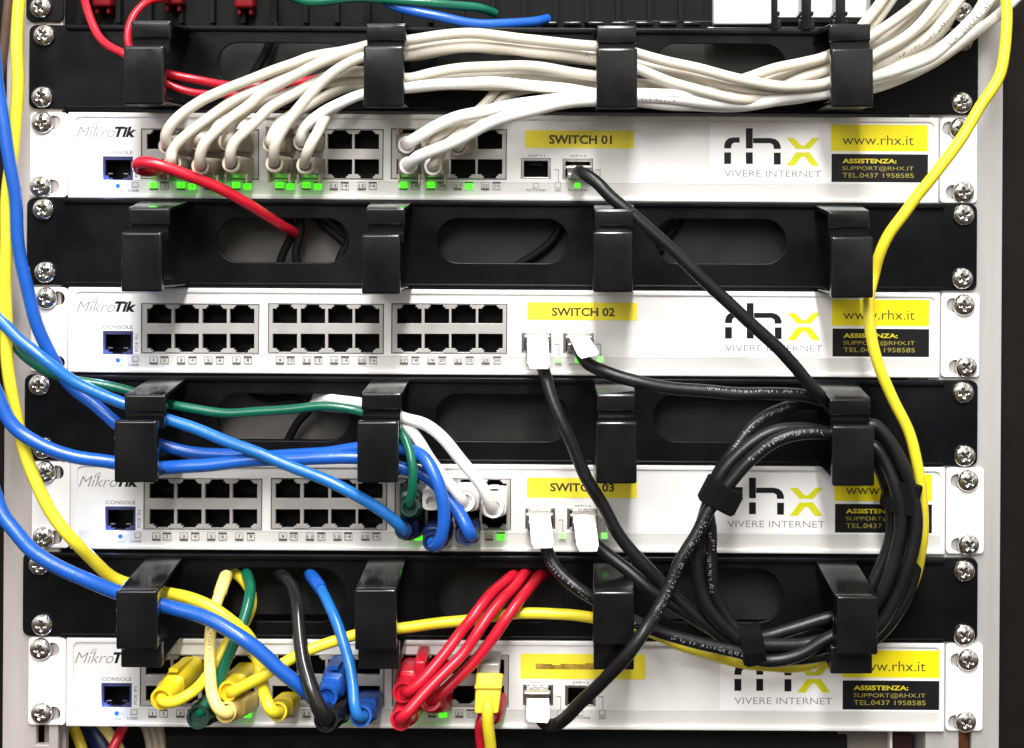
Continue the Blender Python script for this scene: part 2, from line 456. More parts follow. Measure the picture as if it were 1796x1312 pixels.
# ------------------------------------------------------------------ screw (one mesh, many copies)
def screw_mesh():
    bm_v = []; fs = []
    R = 5.5; rings = 26; seg = 56
    def prof(x, y):
        r = math.hypot(x, y)
        z = 0.6 + 2.7 * math.sqrt(max(0, 1 - (r / R) ** 2)) if r < R * 0.985 else 0.9
        ax_, ay_ = abs(x), abs(y)
        lo, hi = min(ax_, ay_), max(ax_, ay_)
        wv = 0.95 - 0.12 * hi
        if lo < wv and hi < 2.9:
            z -= 1.5 * min(1, (2.9 - hi) / 1.4) + 0.15
        return z
    bm_v.append(Vector((0, -prof(0, 0), 0)))
    for i in range(1, rings + 1):
        r = R * (i / rings)
        for k in range(seg):
            t = 2 * math.pi * k / seg
            x, y = r * math.cos(t), r * math.sin(t)
            bm_v.append(Vector((x, -prof(x, y), y)))
    for k in range(seg):
        t = 2 * math.pi * k / seg
        bm_v.append(Vector((R * math.cos(t), 0.5, R * math.sin(t))))
    for k in range(seg): fs.append((0, 1 + k, 1 + (k + 1) % seg))
    for i in range(rings):
        for k in range(seg):
            k2 = (k + 1) % seg
            fs.append((1 + i * seg + k, 1 + (i + 1) * seg + k, 1 + (i + 1) * seg + k2, 1 + i * seg + k2))
    me = bpy.data.meshes.new('screw')
    me.from_pydata([p * 0.001 for p in bm_v], [], fs)
    bm = bmesh.new(); bm.from_mesh(me); bmesh.ops.recalc_face_normals(bm, faces=bm.faces); bm.to_mesh(me); bm.free()
    for p in me.polygons: p.use_smooth = True
    me.materials.append(MATS['chrome']); me.materials.append(MATS['screw_recess'])
    for p in me.polygons:
        c = p.center * 1000; ax_, az_ = abs(c.x), abs(c.z)
        if min(ax_, az_) < 0.62 and max(ax_, az_) < 2.3: p.material_index = 1
    return me
SCREW = screw_mesh()
SCALES = {}
def screw(parent, x, y, d, rnd):
    o = bpy.data.objects.new('screw', SCREW); C.objects.link(o)
    o.parent = parent
    o.location = W(x, y, d) - root_of(parent).location
    o.rotation_euler = (rnd.uniform(-0.05, 0.05), rnd.uniform(0, 1.57), rnd.uniform(-0.05, 0.05))
    return o
RND = random.Random(3)

# ================================================================== THE RACK
rack = thing('equipment_rack', W(900, 1340, -40), 'grey zinc rack rails inside a dark cabinet, carrying all the panels and switches', 'equipment rack')
def rail(x0, x1, m, holes):
    a = rect(x0, 600)[0]; b = rect(x1, 600)[0]
    mb = MB()
    lps = [[(a, -400), (b, -400), (b, 1800), (a, 1800)]]
    for (hx, hy) in holes:
        u, v = rect(hx, hy); lps.append(rrect(u - 11, v - 19, u + 11, v + 19, 1))
    plate(mb, lps, -4, -0.4, 0.4)
    mb.box(a, -400, a + 7, 1800, -45, -4.1)
    return mb.build('rail', m, rack)
rail(8, 106, 'rail_warm', [(74, 1288)])
rail(1628, 1757, 'rail_zinc', [(1693, 1300)])
mb = MB(); mb.box(rect(1760, 600)[0], -400, 2300, 1800, -70, -6); mb.build('side_panel', 'cabinet_dark', rack)
mb = MB(); mb.box(-700, -400, rect(6, 600)[0], 1800, -90, -30); mb.build('side_panel', 'cabinet_dark', rack)
mb = MB(); mb.box(-700, -400, 2300, 1800, -240, -236); mb.build('back_panel', 'interior_black', rack)
mb = MB(); u, v = rect(1693, 1300); mb.box(u - 16, v - 40, u + 16, v + 60, -14, -10); mb.build('hole_backing', 'orange_reflection', rack)  # orange reflection in the rail hole, painted as a block behind it
mb = MB(); u, v = rect(74, 1288); mb.box(u - 8, v - 40, u + 30, v + 60, -14, -10); mb.build('hole_backing', 'rail_warm', rack)

# ================================================================== CABLE MANAGERS
MAN = [ # left, right, top, bottom (at the left edge)
    dict(l=53, r=1715, t=44, b=191, label='black cable manager above SWITCH 01, full of white cables in its rings', slot=(383, 611, 76, 152),
         f=[(230, 299, 36), (642, 712, 41), (1047, 1116, 45), (1455, 1527, 42)],
         g=[(216, 287, 80, 184), (637, 708, 80, 188), (1046, 1118, 84, 190), (1458, 1532, 85, 188)],
         bk=[(255, 336), (652, 724), (1040, 1112), (1425, 1508)], scr=[(78, 62), (75, 170), (1686, 180), (1687, 72)], dark=(1, 1, 1)),
    dict(l=49, r=1713, t=347, b=499, label='black cable manager between SWITCH 01 and SWITCH 02, crossed by one red cable end', slot=(383, 612, 383, 460),
         f=[(225, 297, 364), (642, 710, 364), (1043, 1111, 367), (1453, 1525, 370)],
         g=[(212, 283, 407, 512), (634, 702, 411, 516), (1040, 1110, 406, 513), (1458, 1532, 415, 523)],
         bk=[(250, 334), (652, 724), (1040, 1112), (1427, 1508)], scr=[(77, 367), (80, 477), (1689, 377), (1687, 488)], dark=(0, 1, 1)),
    dict(l=45, r=1714, t=656, b=806, label='black cable manager between SWITCH 02 and SWITCH 03 with blue and green cables', slot=(380, 614, 690, 772),
         f=[(218, 290, 692), (634, 704, 689), (1047, 1114, 691), (1455, 1527, 699)],
         g=[(200, 275, 738, 847), (626, 698, 739, 847), (1045, 1117, 740, 849), (1460, 1534, 747, 853)],
         bk=[(267, 329), (654, 720), (1040, 1110), (1428, 1500)], scr=[(70, 675), (76, 785), (1688, 688), (1691, 799)], dark=(0, 1, 1)),
    dict(l=42, r=1714, t=967, b=1114, label='black cable manager under SWITCH 03, its ring gates hinged upside down', slot=(380, 606, 995, 1088),
         f=[(212, 283, 1171), (628, 700, 1174), (1041, 1112, 1175), (1457, 1530, 1182)],
         g=[(203, 275, 1036, 1140), (622, 695, 1034, 1141), (1040, 1112, 1038, 1132), (1468, 1540, 1046, 1149)],
         bk=[(263, 324), (649, 714), (1040, 1109), (1428, 1499)], scr=[(70, 990), (75, 1095), (1690, 1001), (1690, 1113)], dark=(1, 1, 1)),
]
for row, M in enumerate(MAN):
    t = thing('cable_manager', W(880, M['b'], 0), M['label'], 'cable manager', 'black ring cable managers between the switches')
    u0, v0 = rect(M['l'], M['t']); _, v1 = rect(M['l'], M['b']); u1, _ = rect(M['r'], M['t'])
    lps = [rrect(u0, v0, u1, v1, 13)]
    x0, x1, y0, y1 = M['slot']
    centers = [(x0 + x1) / 2, (x0 + x1) / 2 + 384, (x0 + x1) / 2 + 766]
    sl = []
    for cx in centers:
        a, b = rect(cx, (y0 + y1) / 2)
        b += (cx - centers[0]) * (0.0)
        yy = b + (cx - centers[0]) * 0.002
        sl.append((a - (x1 - x0) / 2, yy - (y1 - y0) / 2, a + (x1 - x0) / 2, yy + (y1 - y0) / 2))
    for (a, b, c, e) in sl: lps.append(rrect(a, b, c, e, (e - b) / 2 - 1, 10))
    mb = MB(); plate(mb, lps, -0.4, 1.6, 0.5)
    # folded lips along the top and bottom edge
    for (q0, q1, dd) in ((v0 - 0.5, v0 + 9, 3.6), (v1 - 7, v1 + 0.5, 2.8)):
        mb.hexa([P(a_, b_, d_) for d_ in (1.2, dd) for (a_, b_) in ((u0 + 66, q0), (u1 - 60, q0), (u1 - 60, q1), (u0 + 66, q1))], 0.0008)
    mb.build('panel', 'black_panel', t)
    # raised bed between the outer rings
    for i, (a, b, c, e) in enumerate(sl):
        mb = MB(); mb.box(a - 12, b - 12, c + 12, e + 12, -24 if i == 0 else -17, -22 if i == 0 else -15)
        mb.build('backing_plate', 'slot_dark' if M['dark'][i] else 'slot_grey', t)
    for k in range(4):
        xf0, xf1, yf = M['f'][k]; gx0, gx1, gy0, gy1 = M['g'][k]; b0, b1 = M['bk'][k]
        yt = M['t'] + 3 + ROLL * (b0 - M['l']); yb = M['b'] - 2 + ROLL * (b0 - M['l'])
        FD, GD = 43, 51
        mb = MB()
        th = Vector((0, 0, -0.0024))
        if row < 3:
            # top arm
            A = [W(b0, yt, 1.7), W(b1, yt, 1.7), W(xf1, yf, FD), W(xf0, yf, FD)]
            mb.hexa([p + th for p in A] + A, 0.0005)
            # front post above the gate, with its shallow pocket
            mb.wbox(xf0, yf + 1, xf1, yf + 31, FD - 4, FD + 0.3, 0.0010)
            mb.wbox(xf0 + 2, yf + 31, xf1 - 2, gy0 + 14, FD - 5, FD - 2.2)
            # bottom arm
            A = [W(b0, yb, 1.7), W(b1, yb, 1.7), W(gx1 - 2, gy1 - 6, GD - 5), W(gx0 + 2, gy1 - 6, GD - 5)]
            mb.hexa([p - th for p in A] + A, 0.0005)
        else:
            A = [W(b0, yt, 1.7), W(b1, yt, 1.7), W(gx1, gy0 + 3, GD - 5), W(gx0, gy0 + 3, GD - 5)]
            mb.hexa([p + th for p in A] + A, 0.0005)
            mb.wbox(xf0, gy1 - 14, xf1, yf, FD - 4, FD + 0.3, 0.0007)
            mb.wbox(xf0 + 6, gy0 + 6, xf1 - 6, gy1, FD - 5, FD - 1)
            A = [W(b0, yb, 1.7), W(b1, yb, 1.7), W(xf1, yf - 2, FD - 1), W(xf0, yf - 2, FD - 1)]
            mb.hexa([p - th for p in A] + A, 0.0005)
        # foot on the panel
        ring = None
        ua, va = rect(b0, (yt + yb) / 2); ub, _ = rect(b1, yt)
        mb.box(ua - 1, v0 + 8, ub + 1, v0 + 22, 1.7, 3.6)
        mb.box(ua - 1, v1 - 22, ub + 1, v1 - 7, 1.7, 3.6)
        ring = mb.build('cable_ring', 'black_plastic', t)
        mb = MB()
        mb.wbox(gx0, gy0, gx1, gy1, GD - 5, GD, 0.0013)
        mb.build('ring_gate', 'black_plastic', ring)
    for (x, y) in M['scr']: screw(t, x, y, 1.8, RND)

# ================================================================== SWITCHES
uL2, vT2 = rect(122, 503)
TPL_W = rect(1647, 513)[0] - uL2
SWS = [
    dict(l=(122, 197), r=1645, h=150, ear=(55, 1713), n='SWITCH 01', lit={1, 3, 4, 6, 7, 8, 9, 10, 11, 12, 17, 19, 22}, act=(0, 1), box=(0, 0),
         lab=(921, 229, 1112, 260), st=0, tx=(963, 237, 1073, 253), scr=[(75, 215), (72, 327), (1683, 226), (1689, 337)],
         label='white rack switch marked SWITCH 01, its ports crowded with white cables'),
    dict(l=(122, 503), r=1647, h=149, ear=(56, 1717), n='SWITCH 02', lit=set(), act=(0, 1), box=(1, 1),
         lab=(925, 530, 1117, 561), st=0, tx=(968, 539, 1078, 554), scr=[(82, 523), (82, 636), (1690, 535), (1694, 643)],
         label='white rack switch marked SWITCH 02, all twenty-four small ports empty'),
    dict(l=(126, 808), r=1656, h=153, ear=(58, 1725), n='SWITCH 03', lit={17, 18, 22, 24}, act=(0, 0), box=(1, 1),
         lab=(924, 837, 1117, 872), st=-4, tx=(965, 846, 1077, 861), scr=[(80, 828), (77, 942), (1697, 843), (1698, 955)],
         label='white rack switch marked SWITCH 03 with blue, green and white plugs'),
    dict(l=(119, 1116), r=1655, h=155, ear=(52, 1723), n='', lit={8, 14, 18, 20, 24}, act=(0, 0), box=(0, 0),
         lab=(913, 1145, 1132, 1189), st=11, tx=None, scr=[(72, 1138), (74, 1250), (1697, 1157), (1693, 1265)],
         label='lowest white rack switch with a blank yellow label and yellow, blue, red plugs'),
]
NUMX = [264, 283, 312, 332, 360, 380, 409, 429, 485, 504, 532, 552, 580, 599, 629, 648, 702, 722, 750, 769, 797, 817, 845, 865]
BLOCKS = [(250, 455, (259, 307, 356, 404)), (472, 673, (479, 528, 576, 623)), (688, 889, (697, 745, 792, 839))]
BLUE_LAMPS = []; GREEN_LAMPS = []
for si, Q in enumerate(SWS):
    uL, vT = rect(*Q['l']); uR = rect(Q['r'], Q['l'][1] + 10)[0]
    sx = (uR - uL) / TPL_W; sy = Q['h'] / 149.0
    def T(x, y, uL=uL, vT=vT, sx=sx, sy=sy):
        u, v = rect(x, y); return uL + (u - uL2) * sx, vT + (v - vT2) * sy
    def TR(x0, y0, x1, y1, T=T, sx=sx, sy=sy):
        u, v = T((x0 + x1) / 2, (y0 + y1) / 2); hw, hh = (x1 - x0) / 2 * sx, (y1 - y0) / 2 * sy
        return u - hw, v - hh, u + hw, v + hh
    t = thing('network_switch', P((uL + uR) / 2, vT + Q['h'], 0), Q['label'], 'network switch', 'white rack switches')
    vB = vT + Q['h']
    # body rim
    in0 = (uL + 13, vT + 9, uR - 9, vB - 8)
    mb = MB(); plate(mb, [rrect(uL, vT, uR, vB, 3), rrect(*in0, 9)], -1, 2.6, 0.7)
    mb.box(uL + 4, vT + 3, uR - 4, vB - 3, -60, -1.1) if False else None
    mb.build('chassis', 'white_enamel', t)
    # inset face with openings
    openings = []
    blk = []
    for (bx0, bx1, cols) in BLOCKS:
        r_ = TR(bx0, 533, bx1, 619); blk.append((r_, cols)); openings.append(r_)
    con = TR(182, 580, 235, 621); openings.append(con)
    sfp = [TR(915, 583, 967, 619), TR(988, 584, 1041, 620)]; openings += sfp
    vm = T(900, 626)[1]
    mb = MB(); plate(mb, [rrect(in0[0] - 3, in0[1] - 3, in0[2] + 3, vm, 3)] + [rrect(*o) for o in openings], -1, 1.7, 0.15)
    mb.build('face_sheet', 'white_enamel', t)
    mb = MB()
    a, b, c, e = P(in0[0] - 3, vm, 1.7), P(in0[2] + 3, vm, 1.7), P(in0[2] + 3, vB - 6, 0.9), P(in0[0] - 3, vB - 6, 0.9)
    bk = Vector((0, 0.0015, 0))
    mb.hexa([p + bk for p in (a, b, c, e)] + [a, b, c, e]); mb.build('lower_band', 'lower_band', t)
    # ears
    for side in (0, 1):
        if side == 0: e0, e1 = rect(Q['ear'][0], Q['l'][1])[0], uL - 1.5
        else: e0, e1 = uR + 3, rect(Q['ear'][1], Q['l'][1])[0]
        mb = MB(); lps = [rrect(e0, vT + 1, e1, vB - 1, 7)]
        for (x, y) in Q['scr'][2 * side:2 * side + 2]:
            u, v = rect(x, y); du = 11 if side == 0 else -9
            lps.append(rrect(u - 22 + du, v - 12, u + 22 + du, v + 12, 11))
        plate(mb, lps, -0.3, 1.6, 0.4); mb.build('mounting_ear', 'ear_enamel', t)
        mb = MB()
        for (x, y) in Q['scr'][2 * side:2 * side + 2]:
            u, v = rect(x, y); mb.box(u - 36, v - 14, u + 36, v + 14, -0.38, -0.34) if False else None
    for (x, y) in Q['scr']: screw(t, x, y, 1.9, RND)
    # port blocks
    for (r_, cols) in blk:
        lps = [rrect(*r_)]; pr = []
        for up in (0, 1):
            for cx in cols:
                if up == 0:
                    u0, v0, u1, v1 = TR(cx, 541, cx + 43, 567)
                    sgn = -1; base = v0
                else:
                    u0, v0, u1, v1 = TR(cx, 585, cx + 43, 611)
                    sgn = 1; base = v1
                far = v1 if up == 0 else v0
                hgt = 7.4 * sy
                lp = [(u0, far), (u0, base), (u0 + 7, base), (u0 + 7, base + sgn * 3), (u0 + 10.5, base + sgn * 3), (u0 + 10.5, base + sgn * hgt), (u1 - 10.5, base + sgn * hgt), (u1 - 10.5, base + sgn * 3), (u1 - 7, base + sgn * 3), (u1 - 7, base), (u1, base), (u1, far)]
                lps.append(lp); pr.append((u0, min(v0, v0 + sgn * hgt), u1, max(v1, v1 + sgn * hgt)))
        r2 = (r_[0] + .7, r_[1] + .7, r_[2] - .7, r_[3] - .7)
        lps[0] = rrect(*r2)
        mb = MB(); plate(mb, lps, -1, 1.45, 0.1)
        pb = mb.build('port_block', 'port_shield', t)
        for (u0, v0, u1, v1) in pr:
            mb = MB()
            u0 -= 1; u1 += 1; v0 -= .6; v1 += .6
            cs = [P(u, v, d) for d in (-1.1, -11) for (u, v) in ((u0, v0), (u1, v0), (u1, v1), (u0, v1))]
            mb.add(cs, [(0, 1, 5, 4), (1, 2, 6, 5), (2, 3, 7, 6), (3, 0, 4, 7), (4, 5, 6, 7)])
            # contact comb
            for q in range(8):
                uu = u0 + 9 + q * (u1 - u0 - 18) / 7
                mb.box(uu - .7, (v0 + v1) / 2 - 6, uu + .7, (v0 + v1) / 2 + 6, -10.9, -9.6)
            mb.build('port', 'port_dark', pb)
    # console port
    u0, v0, u1, v1 = con
    mb = MB()
    plate(mb, [rrect(u0 + .5, v0 + .5, u1 - .5, v1 - .5), [(u0 + 4, v0 + 6), (u1 - 4, v0 + 6), (u1 - 4, v1 - 8), (u1 - 10, v1 - 8), (u1 - 10, v1 - 4), (u1 - 17, v1 - 4), (u1 - 17, v1 - 1.5), (u0 + 17, v1 - 1.5), (u0 + 17, v1 - 4), (u0 + 10, v1 - 4), (u0 + 10, v1 - 8), (u0 + 4, v1 - 8)]], -1, 1.3, 0.1)
    cp = mb.build('console_port', 'console_blue', t)
    mb = MB(); cs = [P(u, v, d) for d in (-1.1, -11) for (u, v) in ((u0, v0), (u1, v0), (u1, v1), (u0, v1))]
    mb.add(cs, [(0, 1, 5, 4), (1, 2, 6, 5), (2, 3, 7, 6), (3, 0, 4, 7), (4, 5, 6, 7)]); mb.build('port', 'port_dark', cp)
    mb = MB()
    for q in (0, 1):
        uu = u0 + 9 if q == 0 else u1 - 17
        mb.box(uu, v1 - 12, uu + 8, v1 - 10.4, 0.2, 1.0)
    mb.build('contact_spring', 'steel', cp)
    # sfp cages
    for k, (u0, v0, u1, v1) in enumerate(sfp):
        mb = MB(); plate(mb, [rrect(u0 + .5, v0 + .5, u1 - .5, v1 - .5), rrect(u0 + 5, v0 + 5, u1 - 5, v1 - 3)], -2, 1.2, 0.15)
        for q in range(4):
            uu = u0 + 5 + q * 12; mb.box(uu, v0 + 1, uu + 6, v0 + 3.4, 1.3, 2.3)
        sp = mb.build('uplink_port', 'steel', t)
        mb = MB(); cs = [P(u, v, d) for d in (-2.1, -14) for (u, v) in ((u0, v0), (u1, v0), (u1, v1), (u0, v1))]
        mb.add(cs, [(0, 1, 5, 4), (1, 2, 6, 5), (2, 3, 7, 6), (3, 0, 4, 7), (4, 5, 6, 7)])
        mb.box(u0 + 14, v0 + 4, u1 - 14, v0 + 13, -9, -3)
        mb.build('port', 'port_dark', sp)
    # indicator lights with their numbers
    for n in range(1, 25):
        r_ = TR(NUMX[n - 1], 624.5, NUMX[n - 1] + 14, 637.5)
        u0, v0, u1, v1 = r_
        lit = n in Q['lit']
        dz = 1.75
        mb = MB()
        if lit: mb.box(u0 + .5, v0 + (2.5 if n % 2 == 0 else 0), u1 - .5, v1 - (2.5 if n % 2 else 0), 0.9, 2.1)
        else:
            plate(mb, [rrect(u0, v0, u1, v1, 1), rrect(u0 + .9, v0 + .9, u1 - .9, v1 - .9)], 0.9, dz, 0.02)
        led = mb.build('indicator_light', 'led_green' if lit else 'print_soft', t)
        if lit:
            led['label'] = 'indicator light glowing green'; GREEN_LAMPS.append(P((u0 + u1) / 2, (v0 + v1) / 2, 4.0))
        mb = MB()
        if n % 2: mb.box(u0, v1 - 2.4, u1, v1 + .4, 0.9, dz + .12)
        else: mb.box(u0, v0 - .4, u1, v0 + 2.4, 0.9, dz + .12)
        q_ = 6.2 if n == 1 else 4.5
        text(mb, str(n), u0 + (q_ if n < 10 else 2.5), v0 + 4, u1 - (q_ if n < 10 else 2.5), v1 - 4, 2.18 if lit else 1.72)
        mb.build('number_print', 'print_dark', led)
    # sfp indicators
    for k in (0, 1):
        for (bx, by, lit, s) in (((936, 1009)[k], 626, Q['act'][k], 10), ((974, 1047)[k], 625, Q['box'][k], 11)):
            u0, v0, u1, v1 = TR(bx, by, bx + s, by + s * .9)
            mb = MB()
            if lit: mb.box(u0, v0, u1, v1, 0.9, 2.1)
            else: plate(mb, [rrect(u0, v0, u1, v1), rrect(u0 + .8, v0 + .8, u1 - .8, v1 - .8)], 0.9, 1.75, 0.02)
            led = mb.build('indicator_light', ('led_green' if s == 10 else 'led_pale') if lit else 'print_soft', t)
            if lit: led['label'] = 'indicator light glowing green'
    # power and reset
    u, v = T(186, 631)
    mb = MB(); mb.box(u - 6, v - 3.5, u + 6, v + 3.5, 0.9, 2.0); led = mb.build('indicator_light', 'led_blue', t); led['label'] = 'power light glowing blue'
    BLUE_LAMPS.append(P(u, v - 1, 4.2))
    u, v = T(208, 631)
    mb = MB(); plate(mb, [rrect(u - 3.6, v - 3.6, u + 3.6, v + 3.6, 3.5)], 0.9, 1.9, 0.05); mb.build('reset_light', 'led_dot', t)
    u0, v0, u1, v1 = TR(233, 624.5, 244, 633.5)
    mb = MB(); plate(mb, [rrect(u0, v0, u1, v1), rrect(u0 + .9, v0 + .9, u1 - .9, v1 - .9)], 0.9, 1.75, 0.02); mb.build('indicator_light', 'print_soft', t)
    # printing on the face
    FD_ = 1.76
    mb = MB()
    text(mb, 'Mikro', *TR(136, 528, 201, 546.5), FD_, bold=-0.012, shear=7)
    for rr in (5, 9):   # little signal waves
        u, v = T(174, 534)
        for q in range(7):
            a0 = math.radians(190 + q * 12); a1 = math.radians(202 + q * 12)
            mb.add([P(u + (rr + o_) * math.cos(a) * 1.1, v + (rr + o_) * math.sin(a) - 2, FD_) for a, o_ in ((a0, 0), (a1, 0), (a1, 1.1), (a0, 1.1))], [(0, 1, 2, 3)])
    mb.build('logo_lettering', 'print_soft', t)
    mb = MB(); text(mb, 'Tik', *TR(198.5, 528, 238, 546.5), FD_, bold=0.045, shear=6); mb.build('logo_lettering', 'ink_black', t)
    mb = MB()
    text(mb, 'CONSOLE', *TR(183, 570, 235, 576), FD_, bold=0.0)
    text(mb, 'POE IN', *TR(238.5, 586, 244, 616), FD_, rot=True)
    text(mb, 'PWR', *TR(174, 637, 193, 640.5), FD_)
    text(mb, 'RES', *TR(200, 638, 216, 641.5), FD_)
    text(mb, 'USR', *TR(227, 637, 246, 641), FD_)
    text(mb, 'SFP+1', *TR(928, 577, 957, 580.5), FD_)
    text(mb, 'SFP+2', *TR(1001, 577.5, 1030, 581), FD_)
    text(mb, 'ACT/LINK', *TR(924, 636.5, 959, 640), FD_)
    text(mb, 'ACT/LINK', *TR(997, 636.5, 1032, 640), FD_)
    text(mb, '10G', *TR(974, 637, 985, 640.5), FD_)
    text(mb, '10G', *TR(1047, 637, 1058, 640.5), FD_)
    for bx in (973, 1046):
        for rr in ((bx, 602.5, bx + 8, 603.6), (bx + 7, 603.6, bx + 8, 624)):
            u0, v0, u1, v1 = TR(*rr); mb.box(u0, v0, u1, v1, 1.5, FD_)
    for (bx0, bx1, cols) in BLOCKS:   # thin printed outline round each block
        u0, v0, u1, v1 = TR(bx0, 533, bx1, 619)
        plate(mb, [rrect(u0 - 1.2, v0 - 1.2, u1 + 1.2, v1 + 1.2), rrect(u0 - .1, v0 - .1, u1 + .1, v1 + .1)], 1.5, FD_, 0.01)
    mb.build('face_lettering', 'print_mid', t)
    # yellow name label
    xa, ya, xb, yb = Q['lab']
    uc, vc = rect((xa + xb) / 2, (ya + yb) / 2); hw, hh = (xb - xa) / 2, (yb - ya) / 2
    mb = MB(); plate(mb, [rrect(uc - hw, vc - hh, uc + hw, vc + hh, 2)], 1.72, 1.86, 0.03)
    ns = mb.build('name_label', 'label_yellow', t)
    if Q['tx']:
        xa, ya, xb, yb = Q['tx']; uc, vc = rect((xa + xb) / 2, (ya + yb) / 2); hw, hh = (xb - xa) / 2, (yb - ya) / 2
        mb = MB(); text(mb, Q['n'], uc - hw, vc - hh, uc + hw, vc + hh, 1.93, bold=0.028); mb.build('label_lettering', 'ink_brown', ns)
    else:
        mb = MB(); rl = random.Random(11)
        for q in range(9):
            uu = uc - 83 + q * 14.5
            mb.box(uu, vc - 4 + rl.uniform(-3, 2), uu + 14.4, vc + 5, 1.87, 1.92)
        mb.build('standin_print', 'ink_standin', ns)  # brown blocks standing in for pixelated, unreadable print
    # company sticker
    ox = Q['st']
    def SR(x0, y0, x1, y1, ox=ox, TR=TR):
        return TR(x0 + ox, y0, x1 + ox, y1)
    def SP(pts, ox=ox, T=T):
        return [T(x + ox, y) for x, y in pts]
    mb = MB(); plate(mb, [rrect(*SR(1246, 523, 1631, 627), 1)], 1.72, 1.84, 0.03); st = mb.build('company_sticker', 'sticker_white', t)
    mb = MB(); plate(mb, [rrect(*SR(1458, 525, 1628, 571))], 1.80, 1.89, 0.01); mb.build('yellow_field', 'sticker_yellow', st)
    mb = MB(); plate(mb, [rrect(*SR(1459, 576, 1628, 625))], 1.80, 1.89, 0.01); mb.build('black_field', 'ink_black', st)
    mb = MB()
    k_ = [[(1271, 573), (1283, 573), (1283, 593), (1271, 593)],
          [(1271, 566), (1271, 561), (1273, 554), (1278, 549), (1286, 547), (1298, 547), (1298, 556), (1288, 556), (1284, 559), (1283, 566)],
          [(1309, 531), (1321, 531), (1321, 566), (1309, 566)],
          [(1321.5, 548), (1352, 548), (1361, 550), (1367, 555), (1370, 562), (1370, 567), (1358, 567), (1357, 560), (1352, 557), (1321.5, 557)],
          [(1309, 573), (1321, 573), (1321, 593), (1309, 593)], [(1358, 573.5), (1370, 573.5), (1370, 594), (1358, 594)]]
    for lp in k_: plate(mb, [SP(lp)], 1.80, 1.90, 0.01)
    mb.build('logo_letters', 'ink_black', st)
    mb = MB()
    plate(mb, [SP([(1380, 548), (1393, 548), (1406, 561), (1412, 561), (1425, 548), (1438, 548), (1421, 567), (1397, 567)])], 1.80, 1.90, 0.01)
    plate(mb, [SP([(1397, 573), (1421, 573), (1437, 596), (1424, 596), (1412, 581), (1406, 581), (1394, 596), (1380, 596)])], 1.80, 1.90, 0.01)
    mb.build('logo_cross', 'logo_lime', st)
    mb = MB(); text(mb, 'VIVERE INTERNET', *SR(1271, 604.5, 1441, 615.5), 1.92, bold=-0.008); mb.build('sticker_lettering', 'print_soft', st)
    mb = MB(); text(mb, 'www.rhx.it', *SR(1478, 543, 1603, 560), 1.95, bold=-0.004); mb.build('sticker_lettering', 'ink_brown', st)
    mb = MB(); text(mb, 'ASSISTENZA:', *SR(1478, 584, 1573, 592), 1.95, bold=0.03); mb.build('sticker_lettering', 'ink_yellow', st)
    mb = MB(); text(mb, 'SUPPORT@RHX.IT', *SR(1478, 597, 1603, 606), 1.95); text(mb, 'TEL.0437 1958585', *SR(1478, 609, 1603, 617), 1.95); mb.build('sticker_lettering', 'ink_dull', st)

for i, p in enumerate(BLUE_LAMPS):
    ld = bpy.data.lights.new('power_light_glow', 'POINT'); ld.energy = 0.012; ld.color = (0.28, 0.42, 1.0); ld.shadow_soft_size = 0.002
    o = bpy.data.objects.new('power_light_glow', ld); C.objects.link(o); o.location = p
for p in GREEN_LAMPS:
    ld = bpy.data.lights.new('port_light_glow', 'POINT'); ld.energy = 0.00025; ld.color = (0.12, 1.0, 0.05); ld.shadow_soft_size = 0.002
    o = bpy.data.objects.new('port_light_glow', ld); C.objects.link(o); o.location = p

# ================================================================== PATCH PANEL ABOVE AND TRAY BELOW
t = thing('patch_bay', W(800, 40, 0), 'black patch panel across the top with white blanks and red plugs', 'patch panel')
u0, v0 = rect(48, -60); u1, v1 = rect(1716, 40)
mb = MB(); plate(mb, [rrect(u0, v0 - 40, u0 + 66, rect(50, 39)[1], 12)], -0.4, 1.6, 0.4); mb.build('panel_ear', 'black_panel', t)
mb = MB(); plate(mb, [rrect(u1 - 66, v0 - 40, u1, rect(1715, 50)[1], 12)], -0.4, 1.6, 0.4); mb.build('panel_ear', 'black_panel', t)
mb = MB(); plate(mb, [rrect(u0 + 60, v0 - 40, rect(1240, 0)[0], rect(700, 42)[1], 2)], -26, -22, 0.4)
for x in range(130, 1230, 56):
    a, b = rect(x, 0); mb.box(a, v0 - 40, a + 8, b + 34, -21.9, -16)
mb.build('panel_face', 'interior_black', t)
mb = MB(); plate(mb, [rrect(rect(1100, 0)[0], rect(1100, 30)[1], rect(1540, 0)[0], rect(1500, 62)[1], 2)], -24, -16, 0.4); mb.build('panel_face', 'black_panel', t)
mb = MB(); mb.wbox(1252, -60, 1353, 42, -6, 4, 0.001); mb.build('blank_module', 'module_grey', t)
for a, b in ((1364, 1405), (1424, 1465), (1484, 1526)):
    mb = MB(); mb.wbox(a - 4, -60, b + 4, 31, -15, -8, 0.0008); mb.build('blank_module', 'module_grey', t)
mb = MB()
for a, b in ((1353, 1364), (1406, 1423), (1466, 1483), (1527, 1538)):
    mb.wbox(a, -60, b, 52, -8, 5, 0.0007)
    mb.wbox(a - 4, 20, b + 4, 27, -7, 3, 0.0005)
    mb.wbox(a - 6, 34, b + 6, 52, -7, 2, 0.0005)
mb.wbox(1240, 47, 1540, 58, -7, 1, 0.0005)
mb.build('divider_comb', 'black_plastic', t)
mb = MB()
for a, b in ((1241, 1254), (1271, 1313), (1330, 1344)): mb.wbox(a, 51, b, 55, 0, 1.6)
mb.build('blank_module', 'module_grey', t)
mb = MB()
for x in range(905, 1240, 42): mb.wbox(x, 38, x + 30, 44, -21, -14, 0.0005)
mb.build('port_cover', 'black_plastic', t)
